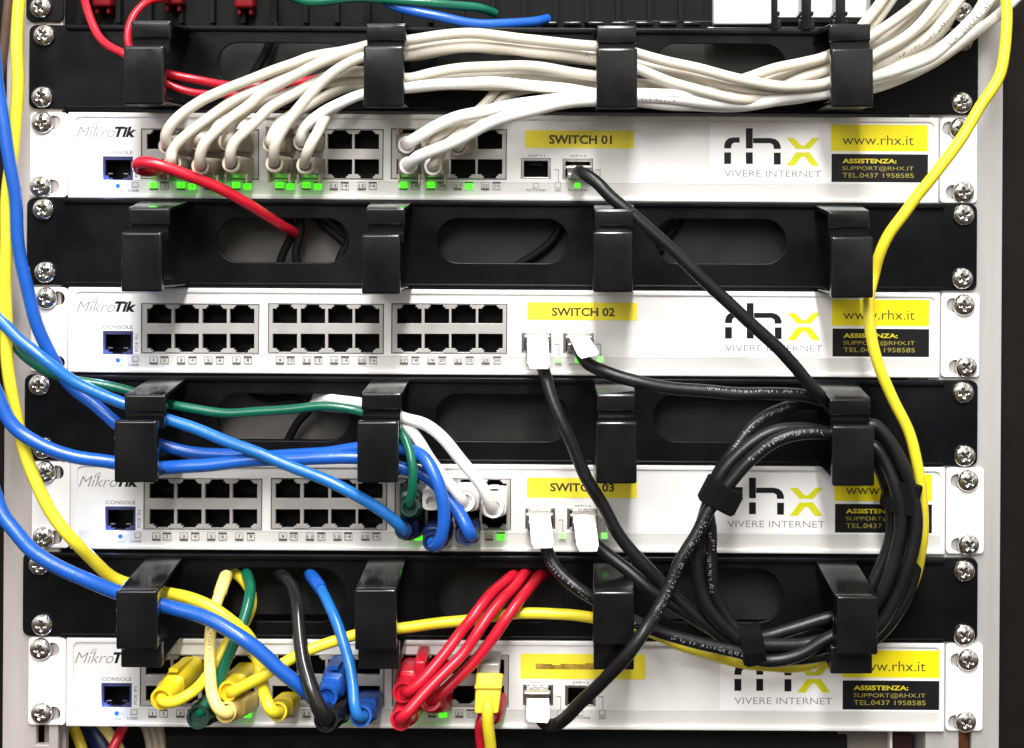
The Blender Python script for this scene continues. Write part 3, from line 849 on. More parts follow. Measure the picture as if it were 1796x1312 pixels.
screw(t, 72, 13, 1.8, RND); screw(t, 1688, 22, 1.8, RND)
for x, y in ((178, 18), (302, 14), (428, 20)):
    mb = MB(); mb.wbox(x - 18, -40, x + 16, y - 6, -20, -9, 0.002)
    for q in (-12, 8): mb.wbox(x + q, y - 12, x + q + 6, y + 6, -20, -12, 0.0008)
    set_props(mb.build('network_plug', 'shaded_red'), {178: 'shade-darkened red network plug in the black patch panel near the corner screw', 302: 'shade-darkened red network plug in the black patch panel over the thin red arch', 428: 'shade-darkened red network plug farthest along the black patch panel'}[x], 'network plug', 'red plugs in the top patch panel')

t = thing('rack_tray', W(900, 1312, -20), 'black tray under the lowest switch with a grey bracket at one end', 'rack tray')
mb = MB(); mb.wbox(290, 1290, 1486, 1420, -60, -14, 0.0008); mb.build('tray_body', 'interior_black', t)
mb = MB(); a, b, c, e = W(1468, 1284, -16), W(1560, 1284, -16), W(1560, 1420, -16), W(1540, 1420, -16)
bk = Vector((0, 0.003, 0)); mb.hexa([p + bk for p in (a, b, c, e)] + [a, b, c, e]); mb.build('bracket', 'plate_grey', t)
mb = MB(); mb.wbox(1561, 1284, 1565, 1420, -18, -10); mb.build('bracket_edge', 'module_grey', t)
mb = MB(); mb.wbox(1567, 1290, 1600, 1420, -30, -20); mb.build('side_block', 'maroon', t)

# ================================================================== CABLES
GW = 'white cables from SWITCH 01 through the top rings'
def coll(x, y, d, tx, ty):   # a cable leaving its collar and turning towards (tx, ty)
    n = math.hypot(tx - x, ty - y); q = ((tx - x) / n, (ty - y) / n)
    return [(x, y, d - 5), (x + q[0] * 1.5, y + q[1] * 1.5, d + 1), (x + q[0] * 9, y + q[1] * 9, d + 5.5)]

R_IN = [(1490, 100), ]
def white(label, port, col, mid, ring2, span, r=2.65, m='jacket_white', bm='boot_beige', bc='collar_shaded', latch=0):
    pts = coll(*col, mid[0][0], mid[0][1]) + mid + ring2 + span
    o, path = cable('patch_cable', label, 'patch cable', pts, r, m, GW)
    boot(o, rect(*port), col, bm, collar=bc, latch=latch, ribs=False, fins=(1 if port[1] < 270 else -1))
    return o, path
cu_ = lambda k: {1: 281, 2: 330, 3: 379, 4: 427, 5: 501, 6: 550, 7: 597, 8: 645, 9: 719, 10: 767, 11: 815, 12: 862}[k]
UP, LO = 248, 293
# exits past the last ring
V1 = [(1449, 99, 24), (1490, 74, 24), (1515, 42, 22), (1541, 10, 20), (1570, -40, 18)]
V1b = [(1451, 110, 17), (1490, 84, 17), (1530, 43, 17), (1566, -2, 14), (1590, -40, 12)]
V2 = [(1451, 122, 20), (1490, 96, 20), (1530, 64, 22), (1566, 39, 22), (1607, 8, 20), (1660, -40, 18)]
V3 = [(1450, 135, 13), (1490, 112, 13), (1533, 84, 13), (1582, 47, 13), (1606, 19, 12), (1640, -40, 10)]
V4 = [(1449, 147, 32), (1490, 126, 33), (1535, 98, 34), (1574, 75, 34), (1615, 39, 32), (1649, 0, 30), (1676, -40, 28)]
V5 = [(1451, 152, 25), (1490, 137, 27), (1535, 117, 28), (1574, 98, 29), (1624, 66, 29), (1657, 31, 28), (1681, 0, 26), (1705, -40, 24)]
V6 = [(1452, 162, 28), (1490, 148, 28), (1535, 133, 28), (1582, 118, 30), (1632, 100, 32), (1665, 74, 33), (1698, 44, 34), (1731, 6, 34), (1752, -40, 32)]
V7 = [(1455, 165, 18), (1490, 163, 20), (1535, 153, 20), (1582, 138, 20), (1632, 113, 20), (1681, 80, 20), (1731, 42, 20), (1756, 22, 18), (1800, -20, 16)]
V6b = [(1452, 156, 10), (1490, 146, 10), (1560, 121, 12), (1640, 88, 12), (1700, 42, 12), (1745, -30, 10)]
V5b = [(1452, 140, 8), (1490, 124, 8), (1560, 82, 9), (1640, 26, 9), (1690, -40, 8)]

o4, p4 = white('white cable rising from the first covered lower port of SWITCH 01, outermost arc', (cu_(2), UP), (293, 256, 33),
      [(291, 240, 40), (300, 221, 41), (322, 197, 39), (355, 174, 36), (380, 163, 34), (427, 144, 31), (474, 126, 28), (512, 114, 26), (545, 101, 24), (570, 95, 22), (600, 91, 17)],
      [(640, 82, 15), (680, 78, 16)], [(714, 81, 16), (820, 71, 17), (880, 74, 18), (960, 83, 18), (1045, 96, 18), (1085, 103, 18), (1119, 113, 18), (1160, 120, 19), (1195, 128, 21), (1248, 143, 24), (1311, 155, 26), (1375, 156, 28)] + V5)
o5, p5 = white('white cable from the lower port under number 4 on SWITCH 01', (cu_(2), LO), (302, 287, 34),
      [(302, 270, 38), (310, 255, 38), (333, 232, 36), (381, 197, 32), (427, 167, 29), (474, 147, 26), (512, 131, 24), (560, 110, 22)],
      [(610, 97, 20), (645, 92, 19), (680, 93, 20)], [(714, 93, 21), (760, 85, 21), (820, 79, 22), (880, 84, 22), (940, 90, 22), (1045, 104, 23), (1085, 111, 25), (1119, 121, 28), (1185, 145, 29), (1248, 164, 29), (1301, 175, 28), (1345, 176, 24), (1400, 168, 18)] + V6b)
o3, p3 = white('white cable bending up from the lower port under number 6 on SWITCH 01', (cu_(3), LO), (351, 291, 34),
      [(351, 268, 42), (359, 248, 43), (376, 231, 41), (402, 208, 38), (436, 185, 35), (458, 167, 33), (505, 141, 31), (551, 116, 30), (598, 95, 29)],
      [(640, 79, 29), (680, 72, 29)], [(714, 71, 29), (770, 62, 29), (820, 60, 29), (880, 64, 29), (960, 73, 29), (1045, 80, 28), (1085, 86, 28), (1119, 94, 29), (1185, 113, 30), (1248, 126, 31), (1307, 141, 32), (1354, 149, 33), (1400, 150, 33)] + V4)
white('white cable from the upper port over number 5 on SWITCH 01, half hidden', (cu_(3), UP), (346, 248, 28),
      [(356, 230, 30), (364, 212, 29), (384, 194, 27), (430, 178, 22), (480, 152, 18), (540, 120, 14)],
      [(600, 104, 11), (645, 98, 10), (680, 97, 10)], [(714, 98, 10), (820, 84, 11), (880, 88, 11), (960, 95, 11), (1045, 108, 11), (1119, 122, 12), (1195, 140, 12), (1250, 156, 13), (1311, 166, 14), (1380, 160, 12)] + V5b)
white('white cable bending up from the lower port under number 8 on SWITCH 01', (cu_(4), LO), (405, 287, 34),
      [(406, 263, 42), (413, 246, 42), (430, 230, 40), (450, 213, 37), (473, 191, 33), (513, 167, 29), (537, 152, 26), (560, 140, 23)],
      [(600, 127, 20), (640, 124, 20), (680, 131, 24)], [(714, 137, 26), (760, 127, 27), (820, 120, 27), (900, 116, 27), (960, 119, 27), (1045, 133, 25), (1085, 140, 23), (1119, 146, 20), (1185, 157, 17), (1248, 168, 16), (1310, 170, 17), (1360, 156, 19), (1407, 137, 20)] + V2)
white('white cable from the upper port over number 7 on SWITCH 01, half hidden', (cu_(4), UP), (398, 249, 28),
      [(405, 229, 30), (412, 214, 29), (436, 193, 27), (466, 177, 24), (505, 165, 20), (559, 148, 16)],
      [(610, 140, 14), (645, 140, 14), (680, 141, 14)], [(714, 142, 14), (780, 137, 15), (870, 133, 17), (950, 134, 18), (1045, 146, 18), (1085, 150, 18), (1119, 151, 17), (1160, 154, 15), (1220, 160, 14), (1300, 152, 15), (1354, 139, 16), (1407, 122, 17)] + V1b)
white('white cable hiding behind its neighbour at the upper port over number 9', (cu_(5), UP), (474, 252, 28),
      [(480, 232, 30), (488, 218, 28), (510, 203, 25), (540, 186, 20), (575, 167, 16)],
      [(610, 154, 13), (645, 149, 12), (680, 149, 12)], [(714, 149, 12), (860, 140, 14), (940, 147, 15), (1000, 153, 16), (1045, 158, 16), (1085, 160, 17), (1119, 160, 18), (1185, 163, 20), (1240, 158, 22), (1307, 138, 24), (1364, 119, 24), (1410, 108, 24)] + V1)
white('white cable bending up from the lower port under number 10 on SWITCH 01', (cu_(5), LO), (481, 287, 34),
      [(482, 262, 43), (487, 244, 44), (502, 215, 42), (522, 189, 39), (540, 168, 37), (563, 144, 34), (590, 123, 32)],
      [(638, 101, 29), (680, 97, 25)], [(714, 97, 24), (760, 89, 24), (820, 81, 25), (880, 85, 25), (940, 92, 25), (1045, 106, 22), (1119, 119, 15), (1185, 133, 14), (1248, 148, 14), (1320, 160, 15), (1390, 150, 14)] + V3)
white('thick white cable in front of the upper port over number 11', (cu_(6), UP), (529, 249, 27),
      [(531, 231, 33), (537, 222, 34), (551, 208, 34), (571, 194, 33), (602, 180, 32)],
      [(640, 166, 31), (680, 160, 31)], [(712, 154, 31), (780, 146, 31), (860, 144, 31), (940, 151, 30), (1000, 158, 27), (1045, 163, 24), (1085, 163, 25), (1119, 163, 27), (1180, 164, 28), (1227, 167, 26), (1290, 176, 22), (1350, 172, 20)] + V7, m='jacket_bright')
white('short looking white cable from the lower port under number 12', (cu_(6), LO), (535, 290, 32),
      [(540, 268, 42), (547, 250, 43), (557, 232, 40), (566, 214, 34), (578, 197, 27), (600, 180, 20)],
      [(640, 164, 18), (680, 158, 18)], [(714, 155, 19), (780, 149, 20), (860, 148, 20), (960, 156, 18), (1045, 168, 14), (1119, 172, 12), (1200, 174, 11), (1300, 168, 10), (1400, 158, 10), (1450, 158, 7), (1490, 150, 7), (1560, 130, 7), (1650, 90, 6), (1730, 20, 6), (1760, -40, 6)])
o1, p1 = white('bright white cable sweeping up from the upper port over number 17', (cu_(9), UP), (713, 254, 18),
      [(724, 246, 25), (737, 238, 27), (766, 221, 29), (807, 203, 31)], [(862, 192, 32), (910, 183, 31)],
      [(960, 176, 29), (1045, 168, 28), (1085, 169, 28), (1119, 170, 28), (1200, 173, 27), (1262, 182, 26), (1320, 182, 26), (1390, 171, 27)] + V6, r=3.0, m='jacket_bright', bc='boot_white')
o2, p2 = white('bright white cable crossing low from the lower port under number 18', (cu_(9), LO), (716, 290, 22),
      [(731, 275, 32), (748, 268, 34), (766, 261, 36), (807, 243, 38), (848, 223, 39)], [(890, 206, 39), (940, 192, 38)],
      [(1000, 179, 34), (1045, 174, 30), (1085, 175, 28), (1119, 177, 26), (1185, 184, 24), (1248, 187, 22), (1312, 184, 20), (1364, 175, 19), (1410, 168, 18), (1455, 160, 14), (1490, 158, 14), (1535, 146, 14), (1620, 110, 14), (1690, 60, 13), (1740, -10, 12), (1760, -40, 12)], r=3.0, m='jacket_bright', bc='boot_white')
white('white cable with torn boot at the upper port over number 19', (cu_(10), UP), (753, 249, 18),
      [(770, 238, 23), (793, 226, 23), (825, 204, 21), (848, 185, 18)], [(873, 161, 15), (900, 148, 12)],
      [(960, 145, 11), (1045, 152, 10), (1119, 158, 9), (1200, 165, 9), (1300, 162, 9), (1380, 150, 8), (1452, 148, 6), (1490, 138, 6), (1560, 110, 6), (1650, 55, 5), (1700, -40, 5)], r=2.5, bm='boot_beige')
white('white cable from the lower port under number 20 passing behind two others', (cu_(10), LO), (759, 292, 24),
      [(766, 274, 31), (778, 258, 30), (800, 240, 26), (830, 215, 23)], [(862, 194, 20), (885, 172, 16)],
      [(930, 156, 12), (1045, 158, 9), (1119, 166, 7), (1200, 170, 7), (1300, 166, 7), (1400, 154, 6), (1452, 144, 5), (1490, 132, 5), (1560, 96, 5), (1660, 30, 5), (1700, -40, 5)], r=2.5, bc='boot_white')
white('white cable from the upper port over number 21, mostly hidden', (cu_(11), UP), (803, 258, 20),
      [(815, 242, 25), (832, 225, 24), (856, 204, 21)], [(876, 184, 17), (895, 166, 13)],
      [(930, 150, 10), (1045, 150, 7), (1119, 154, 6), (1250, 160, 5), (1400, 150, 4), (1452, 138, 4), (1490, 122, 4), (1560, 84, 4), (1640, 30, 4), (1690, -40, 4)], r=2.5)
# printing on the jackets
def find(lbl): return next(o for o in bpy.data.objects if o.get('label') == lbl)
marks_on(o1, p1, 3.0, 0.872, 0.958, 'print_cable', txt='CATEGORY 5E', h=3.0, up=-0.3, name='jacket_lettering')

marks_between(o4, p4, 2.8, (1570, 100, 29), (1657, 31, 28), 'print_cable', h=1.8, up=-1.2, seed=21)
marks_between(o5, p5, 2.8, (950, 90, 22), (1050, 105, 23), 'print_cable', h=1.3, up=0.6, seed=22)
marks_between(o1, p1, 3.0, (1125, 171, 28), (1190, 173, 27), 'print_cable', h=1.5, up=-1.6, seed=23)
# red cables at the top and the red console lead
RED = 'thin red cables hanging from the top patch panel'
cable('patch_cable', 'red cable bending from the panel corner into the top ring', 'patch cable',
      [(160, -40, -8), (148, -8, -4), (150, 12, 2), (158, 36, 6), (174, 63, 10), (195, 82, 14), (214, 93, 17), (240, 108, 18), (270, 122, 18), (302, 132, 18), (343, 141, 16), (382, 147, 12), (430, 150, 6), (480, 148, 2.5), (540, 141, -4), (560, 138, -10)], 2.1, 'jacket_red', RED)
cable('patch_cable', 'red cable arching over and down behind the first top ring', 'patch cable',
      [(300, -12, -10), (280, -2, 2), (258, 3, 10), (242, 17, 14), (231, 34, 17), (225, 56, 19), (228, 84, 20), (245, 112, 19), (268, 132, 18), (295, 146, 18), (323, 157, 17), (356, 164, 14), (400, 167, 8), (450, 164, 4), (500, 158, 3)], 1.9, 'jacket_red', RED)
o, p = cable('patch_cable', 'red cable looping from SWITCH 01 down into the first slot below', 'patch cable',
      [(281, 296, 8), (272, 298, 20), (254, 299, 30), (243, 294, 35), (243, 286, 38), (256, 284, 40), (278, 288, 40), (312, 299, 38), (347, 314, 35), (381, 329, 31), (415, 347, 26), (450, 369, 18), (490, 393, 7), (515, 406, -6), (528, 416, -14)], 3.1, 'jacket_red', r_end=2.5)
boot(o, rect(281, 296), (272, 297, 20), 'jacket_red', hw=4.2, hh=4, r=3.6, sq=3.4)
for lab, pts in (('black cord hanging upright behind the slot where the red cable ends', [(500, 370, -8), (512, 405, -9), (498, 440, -9), (488, 475, -9)]),
                 ('black cord beside the red cable end behind the slot', [(524, 370, -7), (527, 410, -8), (518, 445, -8), (524, 480, -8)]),
                 ('black cord slanting down across the first slot', [(545, 375, -10), (575, 400, -10), (605, 425, -10), (625, 445, -10)]),
                 ('black cord curving at the rounded end of the first slot', [(580, 375, -9), (606, 398, -9), (612, 420, -9), (596, 450, -9), (588, 480, -9)])):
    cable('power_cord', lab, 'cord', pts, 2.2, 'cord_dark', 'black cords behind the first slot')
for lab, pts in (('black cord crossing the top left slot steeply', [(486, 40, -13), (470, 80, -12), (458, 105, -12), (440, 135, -12), (425, 160, -12), (410, 190, -12)]),
                 ('black cord crossing the middle slot under SWITCH 01', [(990, 385, -12), (970, 420, -12), (935, 450, -12), (890, 478, -12)]),
                 ('black cord crossing the third slot under SWITCH 01', [(1200, 380, -12), (1185, 400, -12), (1165, 425, -12), (1150, 445, -12)]),
                 ('black cord dark behind the green cable in the first slot', [(420, 660, -12), (445, 690, -12), (470, 700, -11), (520, 696, -10), (545, 712, -9), (520, 745, -11), (490, 800, -12)])):
    cable('power_cord', lab, 'cord', pts, 2.2, 'cord_dark')

# cables at the top behind the first manager
cable('patch_cable', 'green cable sagging across the top edge of the picture', 'patch cable', [(470, -30, -8), (505, -8, 0), (540, 4, 4), (580, 2, 6), (640, -4, 8), (720, 2, 8), (790, 8, 4), (840, 15, -2), (870, 24, -10)], 2.3, 'jacket_green')
cable('patch_cable', 'blue cable dipping behind the top of the white bundle', 'patch cable', [(640, -30, 0), (680, 6, 4), (720, 19, 6), (760, 28, 6), (823, 39, 4), (880, 42, 0), (935, 38, -8), (960, 34, -16)], 2.6, 'jacket_blue')
cable('patch_cable', 'brown cable at the upper edge beside the yellow one', 'patch cable', [(20, -40, 4), (12, 20, 4), (6, 90, 2), (-14, 180, 2)], 2.2, 'old_brown')

# yellow cables
o, p = cable('patch_cable', 'long yellow cable running down beside the rail to the lowest switch', 'patch cable',
      [(44, -40, 16), (34, 0, 18), (31, 60, 20), (30, 150, 22), (25, 240, 24), (15, 330, 26), (10, 426, 28), (9, 506, 29), (11, 586, 30), (16, 650, 31), (21, 690, 31), (29, 735, 31), (42, 789, 32), (59, 838, 33), (88, 896, 34), (128, 947, 34), (165, 985, 24), (205, 1015, 14), (245, 1029, 13), (285, 1038, 18), (325, 1047, 25), (373, 1067, 29), (410, 1092, 30), (435, 1116, 27), (449, 1150, 26), (457, 1190, 30), (466, 1223, 38), (476, 1246, 42), (486, 1250, 38), (492, 1244, 30)], 3.0, 'jacket_yellow')
boot(o, rect(501, 1228), (487, 1248, 36), 'boot_yellow', hw=5.6, hh=5, r=4.6, sq=3.4)
o, p = cable('patch_cable', 'long yellow cable looping behind the black coil and back left', 'patch cable',
      [(1757, -40, 30), (1763, 0, 32), (1765, 40, 33), (1763, 90, 34), (1754, 132, 35), (1736, 165, 36), (1723, 184, 36), (1701, 219, 37), (1666, 268, 38), (1634, 311, 38), (1607, 345, 37), (1586, 375, 36), (1559, 413, 34), (1544, 447, 32), (1533, 485, 30), (1523, 520, 32), (1522, 540, 33), (1524, 565, 34), (1530, 600, 34), (1543, 648, 33), (1567, 699, 32), (1594, 756, 31), (1607, 811, 30), (1615, 853, 29), (1618, 907, 26), (1616, 960, 22), (1609, 1005, 16), (1590, 1045, 10), (1568, 1069, 8), (1545, 1092, 8), (1500, 1130, 7), (1455, 1152, 7), (1400, 1168, 8), (1340, 1167, 9), (1280, 1158, 9), (1210, 1138, 10), (1140, 1108, 12), (1090, 1092, 14), (1040, 1083, 16), (960, 1076, 17), (915, 1077, 17), (870, 1081, 17), (800, 1089, 17), (740, 1096, 18), (660, 1107, 20), (620, 1115, 24), (570, 1130, 30), (521, 1151, 35), (469, 1180, 38), (430, 1202, 38), (408, 1212, 36), (404, 1206, 28)], 2.75, 'jacket_yellow')
boot(o, rect(427, 1176), (400, 1212, 36), 'boot_yellow', hw=5.8, hh=5.2, r=4.8, sq=3.4)
o, p = cable('patch_cable', 'yellow cable curling from the corner boot up behind the green one', 'patch cable',
      [(290, 1214, 30), (284, 1226, 40), (290, 1233, 45), (308, 1232, 46), (334, 1217, 44), (354, 1197, 36), (371, 1174, 28), (387, 1150, 24), (402, 1122, 20), (425, 1096, 16), (439, 1064, 11), (438, 1038, 5), (424, 1016, -3), (408, 1004, -12)], 2.7, 'jacket_yellow')
boot(o, rect(330, 1166), (283, 1226, 42), 'boot_yellow', hw=6.0, hh=5.6, r=5.4, latch=1, sq=3.4)
o, p = cable('patch_cable', 'pale cream yellow cable hanging straight down from the slot', 'patch cable',
      [(400, 1008, -20), (399, 1007, -8), (396, 1010, 2), (388, 1034, 14), (379, 1066, 21), (371, 1110, 25), (368, 1150, 31), (368, 1190, 37), (373, 1222, 42), (385, 1244, 45), (398, 1250, 43), (404, 1240, 35)], 2.9, 'jacket_cream')
boot(o, rect(427, 1226), (396, 1249, 40), 'boot_cream', hw=5.8, hh=5.2, r=5.0, sq=3.4)
marks_on(o, p, 2.9, 0.50, 0.82, 'print_dark', txt='PATCH CORD 4PAIR', h=1.5, up=0.6, name='jacket_lettering')
mb = MB(); tube(mb, spline([W(396, 1011, 3), W(392, 1022, 9), W(386, 1040, 15.5)]), 0.0033, 14); mb.build('cable_boot', 'jacket_cream', o)
o, p = cable('patch_cable', 'yellow cable dropping out of a straight plug over the bottom edge', 'patch cable',
      [(856, 1222, 24), (856, 1240, 31), (856, 1272, 30), (861, 1312, 26), (866, 1360, 20)], 2.9, 'jacket_yellow')
mb = MB()
A = [W(835, 1190, 20), W(882, 1190, 20), W(882, 1180, 29), W(835, 1180, 29)]
mb.hexa([W(832, 1238, 18), W(876, 1238, 18), W(882, 1184, 14), W(835, 1184, 14), W(832, 1252, 31), W(874, 1252, 31), W(883, 1181, 25), W(835, 1179, 25)], 0.0012)
mb.wbox(832, 1205, 880, 1209, 20, 28.6, 0.0006)
b_ = mb.build('plug_boot', 'boot_yellow', o)
mb = MB(); mb.wbox(840, 1164, 876, 1184, 2, 22, 0.001); mb.build('clear_plug', 'clear_plug', b_)
o, p = cable('patch_cable', 'red cable dropping behind the straight yellow plug', 'patch cable', [(850, 1250, 20), (842, 1268, 22), (842, 1290, 20), (850, 1330, 18), (854, 1370, 16)], 2.6, 'jacket_red')
boot(o, rect(862, 1230), (852, 1262, 22), 'jacket_red', hw=6.2, hh=5.6, r=4.2, sq=3.4)

# blue and green cables
BL = 'blue cables sweeping in beside the rail'
o, p = cable('patch_cable', 'blue cable falling steeply beside the rail into the ring above SWITCH 03', 'patch cable',
      [(-90, -260, 20), (-50, -80, 24), (-20, 40, 26), (-8, 100, 28), (0, 170, 30), (10, 245, 31), (25, 340, 31), (32, 420, 31), (46, 495, 30), (66, 573, 28), (86, 622, 25), (106, 656, 22), (130, 681, 20), (160, 705, 20), (204, 741, 21), (245, 766, 18), (290, 784, 16), (350, 796, 15), (427, 800, 15), (500, 799, 16), (560, 794, 18), (623, 787, 22), (670, 785, 26), (705, 788, 32), (735, 797, 38), (754, 814, 42), (770, 846, 45), (778, 892, 46), (777, 925, 46), (771, 950, 44), (762, 958, 38), (757, 950, 30)], 3.1, 'jacket_blue', BL)
boot(o, rect(770, 925), (757, 950, 34), 'boot_navy', hw=6.4, hh=6.2, r=4.6, sq=3.4)
o, p = cable('patch_cable', 'light blue cable lying over the green one, ending at the lower port over number 17', 'patch cable',
      [(-150, 330, 24), (-90, 450, 28), (-30, 530, 30), (4, 566, 32), (30, 592, 34), (60, 616, 35), (88, 640, 35), (122, 664, 34), (160, 683, 33), (213, 707, 31), (250, 718, 30), (291, 735, 30), (347, 755, 31), (400, 774, 33), (450, 793, 35), (530, 825, 38), (610, 861, 40), (663, 893, 39), (697, 919, 36), (708, 932, 30), (712, 926, 22)], 2.85, 'jacket_sky', BL)
boot(o, rect(722, 920), (707, 930, 30), 'boot_navy', hw=5.8, hh=5.6, r=4.2, sq=3.4)
o, p = cable('patch_cable', 'thick blue cable sagging across the corner screw under SWITCH 02', 'patch cable',
      [(-110, 380, 26), (-62, 560, 33), (-30, 640, 36), (-8, 684, 37), (16, 739, 38), (40, 763, 38), (80, 785, 38), (133, 801, 36), (197, 811, 33), (235, 817, 31), (275, 820, 31), (347, 817, 31), (427, 810, 31), (480, 806, 30), (560, 803, 30), (623, 801, 29), (665, 808, 28), (700, 820, 28), (743, 832, 30), (768, 852, 32), (790, 880, 34), (808, 905, 36), (820, 930, 38), (824, 940, 34), (820, 936, 24)], 3.3, 'jacket_blue', BL)
boot(o, rect(818, 925), (819, 938, 36), 'boot_navy', hw=6.2, hh=6.0, r=5.2, sq=3.4)
o, p = cable('patch_cable', 'thick bright blue cable sweeping low in front of the lowest ring', 'patch cable',
      [(-120, 480, 24), (-62, 720, 34), (-30, 810, 36), (-8, 868, 38), (8, 906, 40), (27, 931, 41), (53, 961, 42), (107, 999, 42), (160, 1022, 40), (205, 1039, 36), (240, 1050, 34), (277, 1059, 34), (333, 1073, 36), (381, 1092, 39), (427, 1122, 42), (450, 1141, 42), (482, 1169, 42), (521, 1199, 40), (550, 1222, 36), (570, 1228, 32), (580, 1218, 26)], 3.5, 'jacket_blue', BL)
boot(o, rect(597, 1168), (573, 1222, 36), 'boot_blue', hw=6.0, hh=6.2, r=5.2, latch=1)
o, p = cable('patch_cable', 'green cable weaving through the rings above SWITCH 03', 'patch cable',
      [(-140, 310, 16), (-82, 420, 20), (-30, 500, 22), (0, 551, 24), (16, 590, 26), (40, 620, 27), (67, 641, 26), (93, 656, 24), (130, 666, 20), (171, 673, 18), (221, 686, 17), (260, 698, 18), (304, 711, 20), (347, 718, 20), (400, 723, 20), (470, 721, 20), (551, 714, 20), (594, 716, 20), (632, 721, 20), (670, 733, 24), (706, 758, 34), (719, 786, 39), (724, 820, 42), (722, 856, 42), (718, 884, 38), (716, 884, 30)], 2.3, 'jacket_green')
boot(o, rect(722, 868), (718, 890, 38), 'boot_green', hw=6.0, hh=7.0, r=4.4)
o, p = cable('patch_cable', 'green cable dropping from the slot to the lowest switch', 'patch cable',
      [(431, 1009, -20), (432, 1006, -8), (434, 1006, 1), (440, 1024, 10), (438, 1045, 18), (431, 1072, 24), (420, 1105, 28), (406, 1138, 30), (391, 1172, 31), (378, 1205, 33), (360, 1238, 36), (350, 1252, 36), (352, 1246, 28)], 2.75, 'jacket_green')
boot(o, rect(379, 1228), (347, 1258, 40), 'boot_green', hw=5.8, hh=5.8, r=5.6)
o, p = cable('patch_cable', 'glossy black cable falling from the slot into a bulky boot', 'patch cable',
      [(478, 1012, -20), (484, 1009, -8), (494, 1010, 1), (512, 1027, 10), (521, 1058, 20), (524, 1095, 28), (529, 1132, 34), (535, 1172, 40), (546, 1212, 45), (560, 1246, 47), (572, 1262, 44), (578, 1254, 34)], 2.9, 'jacket_gloss', r_end=3.9)
boot(o, rect(597, 1228), (572, 1262, 44), 'jacket_gloss', hw=6.6, hh=6.0, r=6.0)
o, p = cable('patch_cable', 'blue cable slanting from the slot to the lower port over number 16', 'patch cable',
      [(540, 1010, -20), (542, 1008, -8), (547, 1010, 2), (562, 1031, 12), (577, 1060, 20), (592, 1094, 27), (601, 1122, 31), (610, 1158, 35), (617, 1198, 40), (622, 1236, 45), (628, 1256, 46), (638, 1258, 42), (642, 1248, 34)], 2.7, 'jacket_sky')
boot(o, rect(645, 1228), (633, 1256, 42), 'boot_blue', hw=5.8, hh=5.6, r=5.2)
mb = MB(); tube(mb, spline([W(547, 1011, 3), W(554, 1020, 8), W(563, 1033, 12.5)]), 0.0033, 14); mb.build('cable_boot', 'jacket_blue', o)

# white plugs on SWITCH 03
WS = 'white cables between the slot and SWITCH 03'
o, p = cable('patch_cable', 'bright white cable arching to the upper port over number 24', 'patch cable',
      [(556, 698, -12), (572, 700, -4), (590, 702, 4), (634, 706, 14), (672, 718, 22), (706, 733, 28), (742, 744, 33), (779, 771, 37), (811, 808, 39), (843, 849, 40), (858, 877, 38), (864, 890, 34), (868, 888, 26)], 2.9, 'jacket_bright', WS)
boot(o, rect(865, 872), (865, 891, 34), 'boot_white', hw=6.4, hh=6.2, r=4.9, latch=1)
o, p = cable('patch_cable', 'white cable bending to the upper port over number 22', 'patch cable',
      [(540, 712, -12), (560, 711, -4), (590, 712, 4), (634, 718, 12), (672, 728, 19), (706, 742, 26), (732, 770, 31), (751, 802, 33), (772, 832, 35), (796, 860, 36), (812, 878, 34), (818, 880, 26)], 2.8, 'jacket_bright', WS)
boot(o, rect(818, 866), (816, 880, 34), 'boot_white', hw=6.4, hh=6.2, r=4.7)
mb = MB(); loft(mb, [(W(770, 868, 2), .0058, .0052, 7, Vector((0, -1, 0))), (W(758, 876, 20), .0056, .005, 7, Vector((0, -1, 0))), (W(756, 880, 24), .0045, .0042, 3, Vector((0, -1, 0))), (W(756, 880, 24), .0026, .0026, 2, Vector((0, -1, 0))), (W(757, 879, 18), .0026, .0026, 2, Vector((0, -1, 0)))])
set_props(mb.build('network_plug', 'boot_white'), 'white network plug without visible cable behind the blue loop', 'network plug')

# red cables on the lowest switch
RR = 'red cables rising from the lowest switch into the slot'
for lab, pts, port, col in (
    ('red cable leftmost of the three rising into the slot', [(906, 1010, -20), (903, 1007, -8), (898, 1009, 1), (881, 1023, 9), (862, 1041, 19), (832, 1081, 29), (802, 1117, 31), (769, 1160, 37), (736, 1196, 42), (716, 1212, 42), (708, 1210, 34)], (719, 1172), (707, 1214, 38)),
    ('red cable between its two red neighbours, lowest boot', [(928, 1009, -20), (925, 1006, -8), (920, 1008, 2), (905, 1026, 11), (880, 1050, 21), (842, 1102, 31), (812, 1145, 34), (774, 1188, 41), (736, 1226, 47), (712, 1252, 50), (703, 1261, 48), (706, 1254, 38)], (719, 1228), (703, 1262, 44)),
    ('red cable rightmost of the three rising into the slot', [(956, 1010, -20), (953, 1007, -8), (948, 1009, 1), (935, 1025, 10), (913, 1050, 20), (893, 1078, 26), (875, 1104, 27), (837, 1152, 28), (802, 1191, 30), (772, 1218, 32), (756, 1228, 30), (756, 1224, 22)], (767, 1226), (754, 1228, 32))):
    o, p = cable('patch_cable', lab, 'patch cable', pts, 2.75, 'jacket_red', RR)
    boot(o, rect(*port), col, 'jacket_red', hw=6.2, hh=6.2, r=5.2, sq=3.4)
mb = MB(); mb.wbox(726, 1160, 746, 1202, 2, 26, 0.0012); mb.wbox(730, 1156, 735, 1166, 4, 24, 0.0006)
set_props(mb.build('network_plug', 'jacket_red'), 'narrow red plug showing between the red cables and the ring', 'network plug')

